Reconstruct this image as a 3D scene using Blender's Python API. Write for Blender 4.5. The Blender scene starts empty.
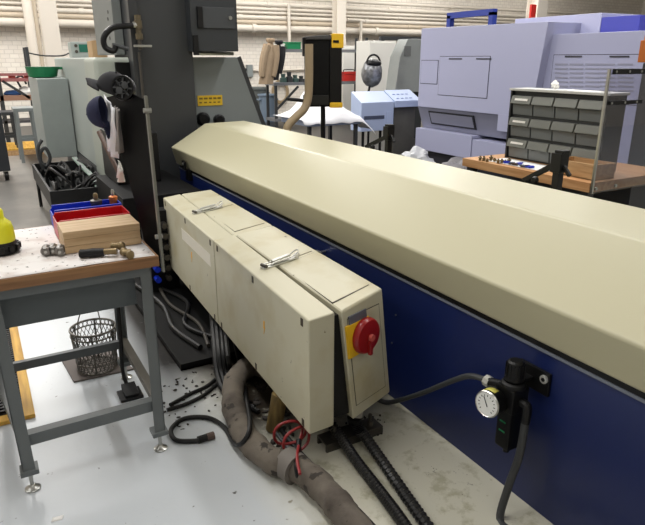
import bpy, bmesh, math, random
from mathutils import Vector, Matrix, noise
random.seed(4)
SC = bpy.context.scene
COL = SC.collection

# ------------------------------------------------------------------ camera, world, lights, exposure
FPX, CXP, CYP, EYE = 600.0, 322.5, 262.5, 1.65
PITCH = math.atan((CYP - 59) / FPX)
YAW = math.atan((36 + CXP) / (FPX / math.cos(PITCH)))
cam = bpy.data.cameras.new('camera'); camo = bpy.data.objects.new('camera', cam); COL.objects.link(camo)
camo.location = (0, 0, EYE); camo.rotation_euler = (math.pi / 2 - PITCH, 0, -YAW)
cam.sensor_width = 36; cam.sensor_fit = 'HORIZONTAL'; cam.lens = FPX / 645 * 36; cam.clip_start = 0.02
SC.camera = camo
SC.view_settings.view_transform = 'Standard'; SC.view_settings.look = 'None'
SC.view_settings.gamma = 1; SC.view_settings.use_curve_mapping = False
SC.view_settings.exposure = 0.08
W = bpy.data.worlds.new('hall'); SC.world = W; W.use_nodes = True
W.node_tree.nodes['Background'].inputs[0].default_value = (0.92, 0.96, 1.0, 1)
W.node_tree.nodes['Background'].inputs[1].default_value = 0.25

def area(name, loc, sx, sy, power, col=(1, 0.985, 0.955)):
    l = bpy.data.lights.new(name, 'AREA'); l.shape = 'RECTANGLE'; l.size = sx; l.size_y = sy
    l.energy = power; l.color = col
    o = bpy.data.objects.new(name, l); COL.objects.link(o); o.location = loc
    return o
# rows of ceiling tubes along the hall
for lx, kx in ((-3.6, .85), (0.2, .95), (4.0, 1.12), (8.4, 1.0), (13.2, 1.0)):
    for ly, sy, k in ((-2.2, 3.5, 9), (4.2, 5.5, 26), (12.4, 6.5, 40)):
        area('ceiling_tubes', (lx, ly, 5.0), 0.45, sy, k * sy * kx)
# unseen fill points added to brighten the upper back wall
for lx in (-4, 1.5, 7, 12.5, 18):
    l = bpy.data.lights.new('wall_fill', 'POINT'); l.energy = 95; l.color = (1, .97, .92); l.shadow_soft_size = .3
    o = bpy.data.objects.new('wall_fill', l); COL.objects.link(o); o.location = (lx, 15.0, 4.6)

# ------------------------------------------------------------------ pixel helpers for planning real positions
_fw = Vector((math.sin(YAW) * math.cos(PITCH), math.cos(YAW) * math.cos(PITCH), -math.sin(PITCH)))
_rt = Vector((math.cos(YAW), -math.sin(YAW), 0)); _up = _rt.cross(_fw); _C = Vector((0, 0, EYE))
def at(u, v, X=None, Y=None, Z=None):
    """the point of a plane X=, Y= or Z= that lies on a line of sight of the photograph"""
    d = _fw * FPX + _rt * (u - CXP) + _up * (CYP - v)
    s = X / d.x if X is not None else (Y / d.y if Y is not None else (Z - EYE) / d.z)
    return _C + d * s

# ------------------------------------------------------------------ materials
MATS = {}
def srgb(c):
    return tuple(((x / 255) / 12.92 if x <= 10 else (((x / 255) + 0.055) / 1.055) ** 2.4) for x in c)
def mat(name, rgb, rough=0.5, metal=0.0, dirt=0.12, scale=6.0, bump=0.0, bscale=60.0, dirtcol=None, spec=0.5, coat=0.0,
        trans=0.0, alpha=1.0, emit=0.0):
    if name in MATS: return MATS[name]
    m = bpy.data.materials.new(name); m.use_nodes = True; nt = m.node_tree; b = nt.nodes['Principled BSDF']
    c = srgb(rgb)
    b.inputs['Roughness'].default_value = rough; b.inputs['Metallic'].default_value = metal
    b.inputs['Specular IOR Level'].default_value = spec; b.inputs['Coat Weight'].default_value = coat
    b.inputs['Transmission Weight'].default_value = trans; b.inputs['Alpha'].default_value = alpha
    tc = nt.nodes.new('ShaderNodeTexCoord')
    n = nt.nodes.new('ShaderNodeTexNoise'); n.inputs['Scale'].default_value = scale; n.inputs['Detail'].default_value = 6
    n.inputs['Roughness'].default_value = 0.65
    nt.links.new(tc.outputs['Object'], n.inputs['Vector'])
    r = nt.nodes.new('ShaderNodeValToRGB'); r.color_ramp.elements[0].position = 0.33; r.color_ramp.elements[1].position = 0.66
    d = srgb(dirtcol) if dirtcol else tuple(x * (1 - 2.2 * dirt) if dirt < .4 else x * .2 for x in c)
    lo = tuple(a * (1 - min(1, dirt * 2)) + q * min(1, dirt * 2) for a, q in zip(c, d))
    r.color_ramp.elements[0].color = (*lo, 1); r.color_ramp.elements[1].color = (*c, 1)
    nt.links.new(n.outputs['Fac'], r.inputs['Fac']); nt.links.new(r.outputs['Color'], b.inputs['Base Color'])
    if emit:
        nt.links.new(r.outputs['Color'], b.inputs['Emission Color']); b.inputs['Emission Strength'].default_value = emit
    if bump:
        n2 = nt.nodes.new('ShaderNodeTexNoise'); n2.inputs['Scale'].default_value = bscale; n2.inputs['Detail'].default_value = 4
        nt.links.new(tc.outputs['Object'], n2.inputs['Vector'])
        bp = nt.nodes.new('ShaderNodeBump'); bp.inputs['Strength'].default_value = bump; bp.inputs['Distance'].default_value = 0.01
        nt.links.new(n2.outputs['Fac'], bp.inputs['Height']); nt.links.new(bp.outputs['Normal'], b.inputs['Normal'])
    MATS[name] = m
    return m

def stained(name, base, spots, scale, thr, rough, big=None, bigscale=1.0, gloss=None, bump=0.15):
    """a base colour with sharp spots and soft patches (dirt with a shape of its own)"""
    m = mat(name, base, rough, dirt=0.06, scale=2.5, bump=bump, bscale=35)
    nt = m.node_tree; b = nt.nodes['Principled BSDF']; src = b.inputs['Base Color'].links[0].from_socket
    tc = nt.nodes.new('ShaderNodeTexCoord')
    def layer(src, scale, lo, hi, col, detail):
        n = nt.nodes.new('ShaderNodeTexNoise'); n.inputs['Scale'].default_value = scale; n.inputs['Detail'].default_value = detail
        nt.links.new(tc.outputs['Object'], n.inputs['Vector'])
        r = nt.nodes.new('ShaderNodeMapRange'); r.inputs[1].default_value = lo; r.inputs[2].default_value = hi
        nt.links.new(n.outputs['Fac'], r.inputs[0])
        x = nt.nodes.new('ShaderNodeMix'); x.data_type = 'RGBA'
        nt.links.new(r.outputs[0], x.inputs[0]); nt.links.new(src, x.inputs[6]); x.inputs[7].default_value = (*srgb(col), 1)
        return x.outputs[2], r.outputs[0]
    if big: src, _ = layer(src, bigscale, 0.48, 0.74, big, 5)
    src, _ = layer(src, scale, thr, thr + 0.04, spots, 3)
    nt.links.new(src, b.inputs['Base Color'])
    return m

def wood(name, c1, c2, rough=0.55, scale=(1.5, 30, 30)):
    if name in MATS: return MATS[name]
    m = bpy.data.materials.new(name); m.use_nodes = True; nt = m.node_tree; b = nt.nodes['Principled BSDF']
    b.inputs['Roughness'].default_value = rough
    tc = nt.nodes.new('ShaderNodeTexCoord'); mp = nt.nodes.new('ShaderNodeMapping'); mp.inputs['Scale'].default_value = scale
    n = nt.nodes.new('ShaderNodeTexNoise'); n.inputs['Scale'].default_value = 1.6; n.inputs['Detail'].default_value = 5
    r = nt.nodes.new('ShaderNodeValToRGB'); r.color_ramp.elements[0].position = .35; r.color_ramp.elements[1].position = .65
    r.color_ramp.elements[0].color = (*srgb(c2), 1); r.color_ramp.elements[1].color = (*srgb(c1), 1)
    nt.links.new(tc.outputs['Object'], mp.inputs['Vector']); nt.links.new(mp.outputs['Vector'], n.inputs['Vector'])
    nt.links.new(n.outputs['Fac'], r.inputs['Fac']); nt.links.new(r.outputs['Color'], b.inputs['Base Color'])
    MATS[name] = m
    return m

CREAM = mat('cream_enamel', (186, 181, 152), 0.38, dirt=0.03, scale=3, bump=0.03, bscale=160)
CREAM2 = stained('worn_cream_enamel', (192, 187, 163), (92, 80, 55), 26, 0.735, 0.42, big=(178, 168, 134), bigscale=5, bump=.03)
NAVY = mat('navy_enamel', (20, 34, 84), 0.36, dirt=0.12, scale=4, bump=0.03, bscale=120)
DKGREY = mat('dark_grey_enamel', (50, 52, 54), 0.5, dirt=0.06, scale=3)
CABGREY = mat('cabinet_grey_enamel', (46, 49, 52), 0.42, dirt=0.05)
MIDGREY = mat('mid_grey_enamel', (128, 134, 134), 0.45, dirt=0.06, scale=3)
LTGREY = mat('light_grey_enamel', (168, 176, 172), 0.45, dirt=0.06, scale=2)
BENCHG = mat('bench_grey_enamel', (98, 103, 104), 0.42, dirt=0.08, scale=5)
BLACK = mat('black_plastic', (15, 15, 16), 0.42, dirt=0.1, spec=.3)
RUBBER = mat('black_rubber', (20, 20, 21), 0.5, dirt=0.2, scale=15, spec=.3)
HOSE = mat('grey_rubber_hose', (58, 60, 62), 0.5, dirt=0.1)
ZINC = mat('bright_zinc', (206, 206, 200), 0.3, metal=0.45, dirt=0.1, scale=20)
STEEL = mat('zinc_steel', (176, 176, 172), 0.3, metal=1.0, dirt=0.12, scale=20)
DSTEEL = mat('oily_steel', (96, 92, 86), 0.4, metal=0.8, dirt=0.2, scale=20)
BRASS = mat('old_brass', (136, 118, 86), 0.42, metal=0.7, dirt=0.2, scale=40)
COPPER = mat('orange_copper', (196, 112, 54), 0.4, metal=0.5, dirt=0.15)
RED = mat('red_plastic', (188, 20, 30), 0.35, dirt=0.08)
DKRED = mat('switch_red', (146, 22, 22), 0.3, dirt=0.05)
YELLOW = mat('switch_yellow', (232, 184, 36), 0.4, dirt=0.05)
LABELY = mat('label_yellow', (220, 182, 40), 0.5, dirt=0.05)
LAMPY = mat('lamp_yellow', (226, 222, 34), 0.4, dirt=0.06)
BLUEB = mat('blue_plastic', (22, 52, 190), 0.35, dirt=0.06)
GREEN = mat('green_plastic', (20, 122, 76), 0.4, dirt=0.1)
WHITE = mat('white_enamel', (232, 230, 224), 0.5, dirt=0.04)
PIPEW = mat('white_painted_pipe', (214, 206, 194), 0.55, dirt=0.1, scale=1.2)
PIPEB = mat('beige_painted_pipe', (196, 182, 162), 0.55, dirt=0.12, scale=1.2)
LILAC = mat('lilac_enamel', (166, 168, 196), 0.4, dirt=0.03, scale=1)
LILACD = mat('lilac_grey_enamel', (140, 141, 160), 0.4, dirt=0.03, scale=1)
LILACL = mat('pale_lilac_enamel', (186, 188, 218), 0.4, dirt=0.03, scale=1)
VIOLET = mat('blue_violet_enamel', (72, 76, 178), 0.4, dirt=0.03)
CONSB = mat('pale_blue_enamel', (176, 190, 220), 0.4, dirt=0.04)
SEAM = mat('dark_seam', (48, 48, 58), 0.6, dirt=0.02)
DRAWER = mat('grey_drawer_plastic', (104, 108, 108), 0.42, dirt=0.07, scale=8)
DRAWLIP = mat('grey_drawer_lip', (116, 118, 112), 0.42, dirt=0.07, scale=8)
PAPER = mat('white_paper', (238, 237, 234), 0.8, dirt=0.02)
CLOTHW = mat('white_cloth', (238, 238, 242), 0.85, dirt=0.04, bump=.1)
NAVYC = mat('navy_cloth', (30, 34, 66), 0.8, dirt=0.15, scale=20, bump=.15)
BLACKC = mat('black_cloth', (22, 22, 28), 0.8, dirt=0.1)
TAN = mat('tan_cloth', (156, 136, 112), 0.9, dirt=0.15, scale=5, bump=.3, bscale=8)
TUBEB = mat('beige_tube', (150, 132, 104), 0.5, dirt=0.1, scale=12)
CARD = mat('cardboard', (184, 152, 112), 0.8, dirt=0.08)
MATB = mat('brown_board', (106, 98, 94), 0.7, dirt=0.1)
WRAP = stained('wrapped_duct_cloth', (106, 98, 88), (46, 40, 34), 14, 0.62, 0.85, big=(58, 50, 44), bigscale=5, bump=.4)
REDC = mat('red_cable', (138, 36, 38), 0.45, dirt=0.1)
WOODT = wood('bench_maple', (150, 110, 72), (116, 80, 50))
WOODB = wood('pine_block', (206, 178, 140), (184, 152, 112), scale=(2, 34, 34))
WOODR = wood('oak_bench', (206, 160, 112), (180, 130, 84), scale=(24, 1.5, 24))
WOODX = wood('wood_box', (196, 160, 116), (168, 130, 88), scale=(20, 3, 30))
WOODY = wood('yellow_wood', (216, 170, 70), (180, 134, 48), scale=(24, 2, 24))
POSTW = wood('oily_post', (128, 108, 62), (82, 66, 36), scale=(20, 20, 3))
TRASHG = mat('grey_bin_plastic', (94, 98, 96), 0.6); TRASHB = mat('blue_bin_plastic', (116, 132, 150), 0.6)
SPAPER = stained('stained_paper', (232, 228, 226), (74, 60, 52), 40, 0.645, 0.8, big=(190, 174, 166), bigscale=6, bump=0.02)
GLASSF = mat('gauge_white', (235, 235, 232), 0.3, dirt=0.01)
SILVERC = mat('silver_foil', (170, 172, 176), 0.28, metal=.6, dirt=.4, scale=11, bump=.9, bscale=12)
CLEARW = mat('cloudy_plastic', (214, 216, 220), 0.3, dirt=.12, scale=8, alpha=.8, bump=.5, bscale=14)
AMBERG = mat('fire_red', (190, 40, 34), 0.5)
LCDG = mat('green_screen', (40, 110, 92), 0.3)
SMUDGE = mat('dark_speck', (44, 38, 34), 0.8)

def acrylic(name, col, rough, alpha):
    m = mat(name, col, rough, dirt=.02, alpha=alpha); m.node_tree.nodes['Principled BSDF'].inputs['IOR'].default_value = 1.06; return m
SMOKED = acrylic('smoked_acrylic', (13, 13, 14), 0.5, 1.0)
CLEAR = mat('clear_acrylic', (212, 212, 220), 0.0, dirt=.02, trans=1.0)

def brick_material():
    m = bpy.data.materials.new('white_painted_brick'); m.use_nodes = True; nt = m.node_tree; b = nt.nodes['Principled BSDF']
    b.inputs['Roughness'].default_value = .7
    tc = nt.nodes.new('ShaderNodeTexCoord'); mp = nt.nodes.new('ShaderNodeMapping'); mp.inputs['Rotation'].default_value = (math.pi / 2, 0, 0)
    br = nt.nodes.new('ShaderNodeTexBrick'); br.inputs['Scale'].default_value = 2.4
    br.inputs['Color1'].default_value = (*srgb((232, 226, 216)), 1); br.inputs['Color2'].default_value = (*srgb((222, 214, 204)), 1)
    br.inputs['Mortar'].default_value = (*srgb((208, 201, 192)), 1); br.inputs['Mortar Size'].default_value = .02
    nt.links.new(tc.outputs['Object'], mp.inputs[0]); nt.links.new(mp.outputs[0], br.inputs[0])
    nt.links.new(br.outputs['Color'], b.inputs['Base Color'])
    bp = nt.nodes.new('ShaderNodeBump'); bp.inputs['Strength'].default_value = .5; bp.inputs['Distance'].default_value = .01; bp.invert = True
    nt.links.new(br.outputs['Fac'], bp.inputs['Height']); nt.links.new(bp.outputs[0], b.inputs['Normal'])
    return m

def floor_material():
    m = stained('painted_concrete', (192, 197, 202), (62, 58, 54), 17, 0.705, 0.3, bump=.05)
    nt = m.node_tree; b = nt.nodes['Principled BSDF']; src = b.inputs['Base Color'].links[0].from_socket
    tc = nt.nodes.new('ShaderNodeTexCoord'); geo = nt.nodes.new('ShaderNodeNewGeometry'); sx = nt.nodes.new('ShaderNodeSeparateXYZ'); nt.links.new(geo.outputs['Position'], sx.inputs[0])
    def mixc(fac, a, col):
        x = nt.nodes.new('ShaderNodeMix'); x.data_type = 'RGBA'; nt.links.new(fac, x.inputs[0]); nt.links.new(a, x.inputs[6])
        x.inputs[7].default_value = (*srgb(col), 1); return x.outputs[2]
    def math_(op, a, bv):
        x = nt.nodes.new('ShaderNodeMath'); x.operation = op; x.use_clamp = True
        for i, q in enumerate((a, bv)):
            if isinstance(q, (int, float)): x.inputs[i].default_value = q
            else: nt.links.new(q, x.inputs[i])
        return x.outputs[0]
    def rng(s, a, c):
        x = nt.nodes.new('ShaderNodeMapRange'); x.inputs[1].default_value = a; x.inputs[2].default_value = c; nt.links.new(s, x.inputs[0]); return x.outputs[0]
    def nz(scale, det=6):
        n = nt.nodes.new('ShaderNodeTexNoise'); n.inputs['Scale'].default_value = scale; n.inputs['Detail'].default_value = det
        n.inputs['Roughness'].default_value = .7
        nt.links.new(tc.outputs['Object'], n.inputs['Vector']); return n.outputs['Fac']
    # unpainted worn concrete farther down the hall
    far = math_('MULTIPLY', rng(sx.outputs[1], 4.6, 6.2), 0.85)
    src = mixc(far, src, (110, 104, 97))
    src = mixc(math_('MULTIPLY', far, rng(nz(1.6), .42, .62)), src, (148, 144, 138))
    # oily yellowed strip in the run between the enclosures' supports and the feeder
    strip = math_('MULTIPLY', rng(sx.outputs[0], .72, .98), rng(sx.outputs[1], -1.0, 0.0))
    src = mixc(math_('MULTIPLY', strip, .75), src, (206, 201, 178))
    src = mixc(math_('MULTIPLY', math_('MULTIPLY', strip, rng(nz(7), .52, .62)), .6), src, (150, 146, 116))
    # grime together with painted-in shade under the boxes and by the lathe
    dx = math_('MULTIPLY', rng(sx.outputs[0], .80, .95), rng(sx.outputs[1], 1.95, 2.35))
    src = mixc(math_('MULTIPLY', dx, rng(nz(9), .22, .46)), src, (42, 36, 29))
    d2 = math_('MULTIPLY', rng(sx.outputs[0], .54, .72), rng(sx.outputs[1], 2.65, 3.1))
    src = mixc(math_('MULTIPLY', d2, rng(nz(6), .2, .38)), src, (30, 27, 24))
    # fine speckles around the bench
    src = mixc(math_('MULTIPLY', rng(nz(46, 2), .69, .72), math_('MULTIPLY', rng(nz(2.2), .5, .6), .8)), src, (52, 46, 40))
    nt.links.new(src, b.inputs['Base Color'])
    b.inputs['Specular IOR Level'].default_value = .5
    return m

# ------------------------------------------------------------------ mesh builder
class MB:
    def __init__(s, M=None): s.v = []; s.f = []; s.M = M
    def add(s, vs, fs):
        o = len(s.v)
        for p in vs:
            p = Vector(p); s.v.append(s.M @ p if s.M else p)
        s.f += [tuple(i + o for i in f) for f in fs]
        return s
    def box(s, x0, x1, y0, y1, z0, z1):
        return s.add([(x0, y0, z0), (x1, y0, z0), (x1, y1, z0), (x0, y1, z0), (x0, y0, z1), (x1, y0, z1), (x1, y1, z1), (x0, y1, z1)],
                     [(0, 3, 2, 1), (4, 5, 6, 7), (0, 1, 5, 4), (1, 2, 6, 5), (2, 3, 7, 6), (3, 0, 4, 7)])
    def hexa(s, p):
        return s.add(p, [(0, 3, 2, 1), (4, 5, 6, 7), (0, 1, 5, 4), (1, 2, 6, 5), (2, 3, 7, 6), (3, 0, 4, 7)])
    def bar(s, a, b, w, h, up=(0, 0, 1)):
        a = Vector(a); b = Vector(b); d = (b - a).normalized(); u = Vector(up)
        x = d.cross(u).normalized() * w / 2; y = x.cross(d).normalized() * h / 2
        return s.hexa([a - x - y, a + x - y, a + x + y, a - x + y, b - x - y, b + x - y, b + x + y, b - x + y])
    def prism(s, pts, vec):
        n = len(pts); vec = Vector(vec)
        return s.add([Vector(p) for p in pts] + [Vector(p) + vec for p in pts],
                     [tuple(range(n))[::-1], tuple(range(n, 2 * n))] + [(i, (i + 1) % n, n + (i + 1) % n, n + i) for i in range(n)])
    def cyl(s, a, b, r0, r1=None, n=16, caps=True):
        a = Vector(a); b = Vector(b); r1 = r0 if r1 is None else r1
        d = (b - a).normalized(); x = d.orthogonal().normalized(); y = d.cross(x)
        vs = []
        for c, r in ((a, r0), (b, r1)):
            vs += [c + (x * math.cos(2 * math.pi * i / n) + y * math.sin(2 * math.pi * i / n)) * r for i in range(n)]
        fs = [(i, (i + 1) % n, n + (i + 1) % n, n + i) for i in range(n)]
        if caps: fs += [tuple(range(n))[::-1], tuple(range(n, 2 * n))]
        return s.add(vs, fs)
    def lathe(s, prof, c, d=(0, 0, 1), n=20, close=True):
        c = Vector(c); d = Vector(d).normalized(); x = d.orthogonal().normalized(); y = d.cross(x); vs = []; fs = []
        for r, z in prof:
            vs += [c + d * z + (x * math.cos(2 * math.pi * i / n) + y * math.sin(2 * math.pi * i / n)) * max(r, 1e-4) for i in range(n)]
        for k in range(len(prof) - 1):
            fs += [(k * n + i, k * n + (i + 1) % n, (k + 1) * n + (i + 1) % n, (k + 1) * n + i) for i in range(n)]
        if close: fs += [tuple(range(n))[::-1], tuple(range((len(prof) - 1) * n, len(prof) * n))]
        return s.add(vs, fs)
    def ball(s, c, r, nu=16, nv=10, jit=0):
        r = (r, r, r) if isinstance(r, (int, float)) else r; vs = []; fs = []; c = Vector(c)
        for j in range(nv + 1):
            t = math.pi * j / nv
            for i in range(nu):
                p = 2 * math.pi * i / nu
                q = Vector((math.sin(t) * math.cos(p), math.sin(t) * math.sin(p), math.cos(t)))
                k = 1 + (jit * noise.noise(q * 2.3 + c * 7) if jit else 0)
                vs.append(c + Vector((q.x * r[0] * k, q.y * r[1] * k, q.z * r[2] * k)))
        for j in range(nv):
            fs += [(j * nu + i, (j + 1) * nu + i, (j + 1) * nu + (i + 1) % nu, j * nu + (i + 1) % nu) for i in range(nu)]
        return s.add(vs, fs)
    def tube(s, pts, r, n=8, sub=6, rf=None, close=True):
        P = [Vector(p) for p in pts]
        if sub > 1 and len(P) > 2:
            Q = []
            for i in range(len(P) - 1):
                p0 = P[max(i - 1, 0)]; p1 = P[i]; p2 = P[i + 1]; p3 = P[min(i + 2, len(P) - 1)]
                for k in range(sub):
                    t = k / sub
                    Q.append(0.5 * ((2 * p1) + (p2 - p0) * t + (2 * p0 - 5 * p1 + 4 * p2 - p3) * t * t + (3 * p1 - p0 - 3 * p2 + p3) * t ** 3))
            Q.append(P[-1]); P = Q
        vs = []; fs = []; prev = None
        for i, p in enumerate(P):
            d = (P[min(i + 1, len(P) - 1)] - P[max(i - 1, 0)])
            d = d.normalized() if d.length > 1e-9 else Vector((0, 0, 1))
            x = d.orthogonal() if prev is None else prev - d * prev.dot(d)
            x = x.normalized() if x.length > 1e-6 else d.orthogonal().normalized()
            prev = x; y = d.cross(x); rr = rf(i / (len(P) - 1), i) if rf else r
            vs += [p + (x * math.cos(2 * math.pi * j / n) + y * math.sin(2 * math.pi * j / n)) * rr for j in range(n)]
        for k in range(len(P) - 1):
            fs += [(k * n + i, k * n + (i + 1) % n, (k + 1) * n + (i + 1) % n, (k + 1) * n + i) for i in range(n)]
        if close: fs += [tuple(range(n))[::-1], tuple(range((len(P) - 1) * n, len(P) * n))]
        return s.add(vs, fs)
    def grid(s, fn, nu, nv, th=0.0):
        vs = [Vector(fn(i / nu, j / nv)) for j in range(nv + 1) for i in range(nu + 1)]
        fs = [(j * (nu + 1) + i, j * (nu + 1) + i + 1, (j + 1) * (nu + 1) + i + 1, (j + 1) * (nu + 1) + i) for j in range(nv) for i in range(nu)]
        return s.add(vs, fs)
    def build(s, name, m, parent=None, bev=0.0, seg=2, ang=35, solid=0.0):
        me = bpy.data.meshes.new(name)
        org = Vector()
        if parent is not None:
            org = wloc(parent); loc = Vector()
        else:
            xs = [p.x for p in s.v]; ys = [p.y for p in s.v]; zs = [p.z for p in s.v]
            org = Vector(((min(xs) + max(xs)) / 2, (min(ys) + max(ys)) / 2, min(zs))); loc = org
        me.from_pydata([tuple(p - org) for p in s.v], [], s.f)
        bm = bmesh.new(); bm.from_mesh(me); bmesh.ops.recalc_face_normals(bm, faces=bm.faces[:])
        if bev:
            es = [e for e in bm.edges if len(e.link_faces) == 2 and e.calc_face_angle(0) > .5]
            bmesh.ops.bevel(bm, geom=es, offset=bev, segments=seg, affect='EDGES', profile=.6, clamp_overlap=True)
        bm.to_mesh(me); bm.free()
        me.polygons.foreach_set('use_smooth', [True] * len(me.polygons)); me.set_sharp_from_angle(angle=math.radians(ang))
        me.materials.append(m); me.update()
        o = bpy.data.objects.new(name, me); COL.objects.link(o); o.location = loc
        if parent is not None: o.parent = parent
        if bev:
            wn = o.modifiers.new('normals', 'WEIGHTED_NORMAL'); wn.keep_sharp = True; wn.weight = 100
        if solid:
            md = o.modifiers.new('thickness', 'SOLIDIFY'); md.thickness = solid; md.offset = 0
        return o

def wloc(o):
    p = Vector()
    while o: p = p + o.location; o = o.parent
    return p
def thing(name, loc, label, cat, group=None):
    o = bpy.data.objects.new(name, None); COL.objects.link(o); o.location = loc; o.empty_display_size = .1
    o['label'] = label; o['category'] = cat
    if group: o['group'] = group
    return o
def tag(o, label, cat, group=None, kind=None):
    if label: o['label'] = label
    if cat: o['category'] = cat
    if group: o['group'] = group
    if kind: o['kind'] = kind
    return o
def copy_thing(o, delta, label):
    def rec(q, par):
        c = q.copy(); COL.objects.link(c)
        if par is not None: c.parent = par
        for ch in [x for x in COL.objects if x.parent == q]: rec(ch, c)
        return c
    r = rec(o, None); r.location = o.location + Vector(delta); r['label'] = label
    return r
def struct(o): o['kind'] = 'structure'; return o
def bx(*a): return MB().box(*a)

# ------------------------------------------------------------------ the hall
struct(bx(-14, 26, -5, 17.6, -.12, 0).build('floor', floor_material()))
struct(bx(-14, 26, 17.6, 17.9, 0, 5.6).build('wall_back', brick_material()))
WALLP = mat('wall_paint', (214, 208, 198), .8, dirt=.05, scale=1)
struct(bx(-8.2, -8.0, -5, 17.6, 0, 5.6).build('wall_left', WALLP))
struct(bx(25.8, 26, -5, 17.6, 0, 5.6).build('wall_right', WALLP))
struct(bx(-14, 26, -5.2, -5, 0, 5.6).build('wall_front', WALLP))
struct(bx(-14, 26, -5, 17.9, 5.6, 5.8).build('ceiling', WALLP))

def column(x, y, label, sign=None, w=.30):
    t = thing('steel_column', (x, y, 0), label, 'column', None)
    h = w / 2
    MB().box(x - h, x + h, y - h, y - h + .02, 0, 5.4).build('flange', PIPEW, t)
    MB().box(x - h, x + h, y + h - .02, y + h, 0, 5.4).build('flange', PIPEW, t)
    MB().box(x - .012, x + .012, y - h + .02, y + h - .02, 0, 5.4).build('web', PIPEW, t)
    MB().box(x - h - .05, x + h + .05, y - h - .05, y + h + .05, 0, .02).build('base_plate', PIPEW, t)
    return t
c = at(50, 30, Y=15.0); column(c.x, 15.0, 'white painted steel column rising behind the grey lathe at far left', w=.34)
c = at(339, 20, Y=16.4); column(c.x, 16.4, 'white painted steel column above the black control pendant', w=.30)
c = at(537, 10, Y=13.6); ct = column(c.x, 13.6, 'white painted steel column with a red box above the lilac machine', w=.42)
s = at(532, 12, Y=13.37); MB().box(s.x - .10, s.x + .10, 13.31, 13.38, s.z - .18, s.z + .2).build('call_box', AMBERG, ct, bev=.01)

# pipes along the back wall: v is where the row runs, r its radius
PIPES = [(-3.5, .05, 'topmost white pipe of the rows along the back wall'),
         (3.6, .065, 'second pipe from the top along the back wall'),
         (8.4, .045, 'third pipe from the top along the back wall'),
         (12.3, .035, 'fourth and thinnest pipe from the top along the back wall'),
         (17.2, .06, 'fifth pipe from the top along the back wall'),
         (22.0, .06, 'sixth pipe from the top, beige, along the back wall'),
         (28.2, .10, 'lowest and thickest pipe along the back wall')]
for i, (v, r, lab) in enumerate(PIPES):
    z = at(250, v, Y=17.25).z
    t = thing('wall_pipe', (5, 17.25, z), lab, 'pipe', 'pipes along the back wall')
    pm = PIPEB if i in (5,) else PIPEW
    MB().cyl((-13, 17.25, z), (25.5, 17.25, z), r, n=12).build('pipe', pm, t)
    k = -11.0 + (i * 1.7) % 3
    while k < 25:
        MB().cyl((k, 17.25, z), (k + .12, 17.25, z), r * 1.28, n=12).build('coupling', pm, t); k += 4.3
    for hx in (-9, -3, 3.2, 9.1, 15, 21):
        MB().box(hx + i * .02, hx + .05 + i * .02, 17.25, 17.61, z - .02, z + .02).build('bracket', PIPEB, t)
for (u, v0, v1, lab) in ((148/3.89, 0, 0, 'thin upright conduit beside the far left steel column'),):
    c = at(u, 30, Y=16.9)
    tag(MB().cyl((c.x, 17.0, 0), (c.x, 17.0, 5.3), .05, n=10).build('upright_conduit', PIPEB), lab, 'pipe')
c = at(32, 40, Y=16.2)
tag(MB().cyl((c.x, 16.2, 0), (c.x, 16.2, 5.3), .105, n=14).build('upright_pipe', PIPEW), 'thick white upright pipe at far left before the brick wall', 'pipe')
c = at(289, 20, Y=17.07); z0 = at(289, 40, Y=17.07).z
MB().cyl((c.x, 17.07, z0 - .1), (c.x, 17.07, z0 + 1.0), .05, n=10).build('branch_pipe', PIPEW, t)
c = at(361, 20, Y=17.07)
MB().tube([(c.x - .5, 17.07, z0 + .62), (c.x - .05, 17.07, z0 + .62), (c.x, 17.07, z0 + .55), (c.x, 17.07, z0 - .2)], .045, n=10, sub=4).build('branch_pipe', PIPEW, t)

# ------------------------------------------------------------------ bar feeder (cream cover on a navy body)
FY0, FY1 = -1.3, 5.74
t = thing('bar_feeder', (1.95, 2.2, 0), 'long bar feeder with a chamfered cream cover on a navy blue base', 'machine')
MB().box(1.642, 2.32, FY0, FY1 - .04, 0, .664).build('base', NAVY, t, bev=.006)
lip = MB().box(1.637, 1.66, FY0, FY1 - .04, .655, .668).build('top_lip', mat('lip_grey', (110, 116, 128), .45), t, bev=.003)
MB().box(1.641, 2.30, FY0 + .02, FY1 - .06, .664, .70).build('gap_shade', BLACK, t)  # black strip standing in for the shade in the gap below the cover
prof = [(1.628, .692), (1.587, .855), (1.937, 1.058), (2.345, 1.066), (2.62, .86), (2.60, .692)]
MB().prism([(x, FY0, z) for x, z in prof], (0, FY1 - FY0, 0)).build('cover', CREAM, t, bev=.012, seg=3)
la = MB().box(1.572, 1.592, 5.30, 5.38, .70, .78).box(1.60, 1.645, 5.3, 5.38, .60, .70).build('cover_latch', BLACK, t, bev=.004)
MB().cyl((1.565, 5.34, .75), (1.592, 5.34, .75), .014, n=10).build('latch_screw', STEEL, la)
p = at(322, 252, X=1.62); MB().cyl((1.60, p.y, p.z), (1.66, p.y, p.z), .008, n=8).box(1.59, 1.605, p.y - .03, p.y + .03, p.z - .008, p.z + .008).build('catch_pin', STEEL, t)
for (u, v) in ((392, 343), (396, 315), (420, 281)):
    p = at(u, v, X=1.642); MB().cyl((1.638, p.y, p.z), (1.644, p.y, p.z), .005, n=8).build('screw', STEEL, t)

# ------------------------------------------------------------------ electrical enclosures on the feeder's side
def lerp(a, b, k): return a + (b - a) * k
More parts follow.
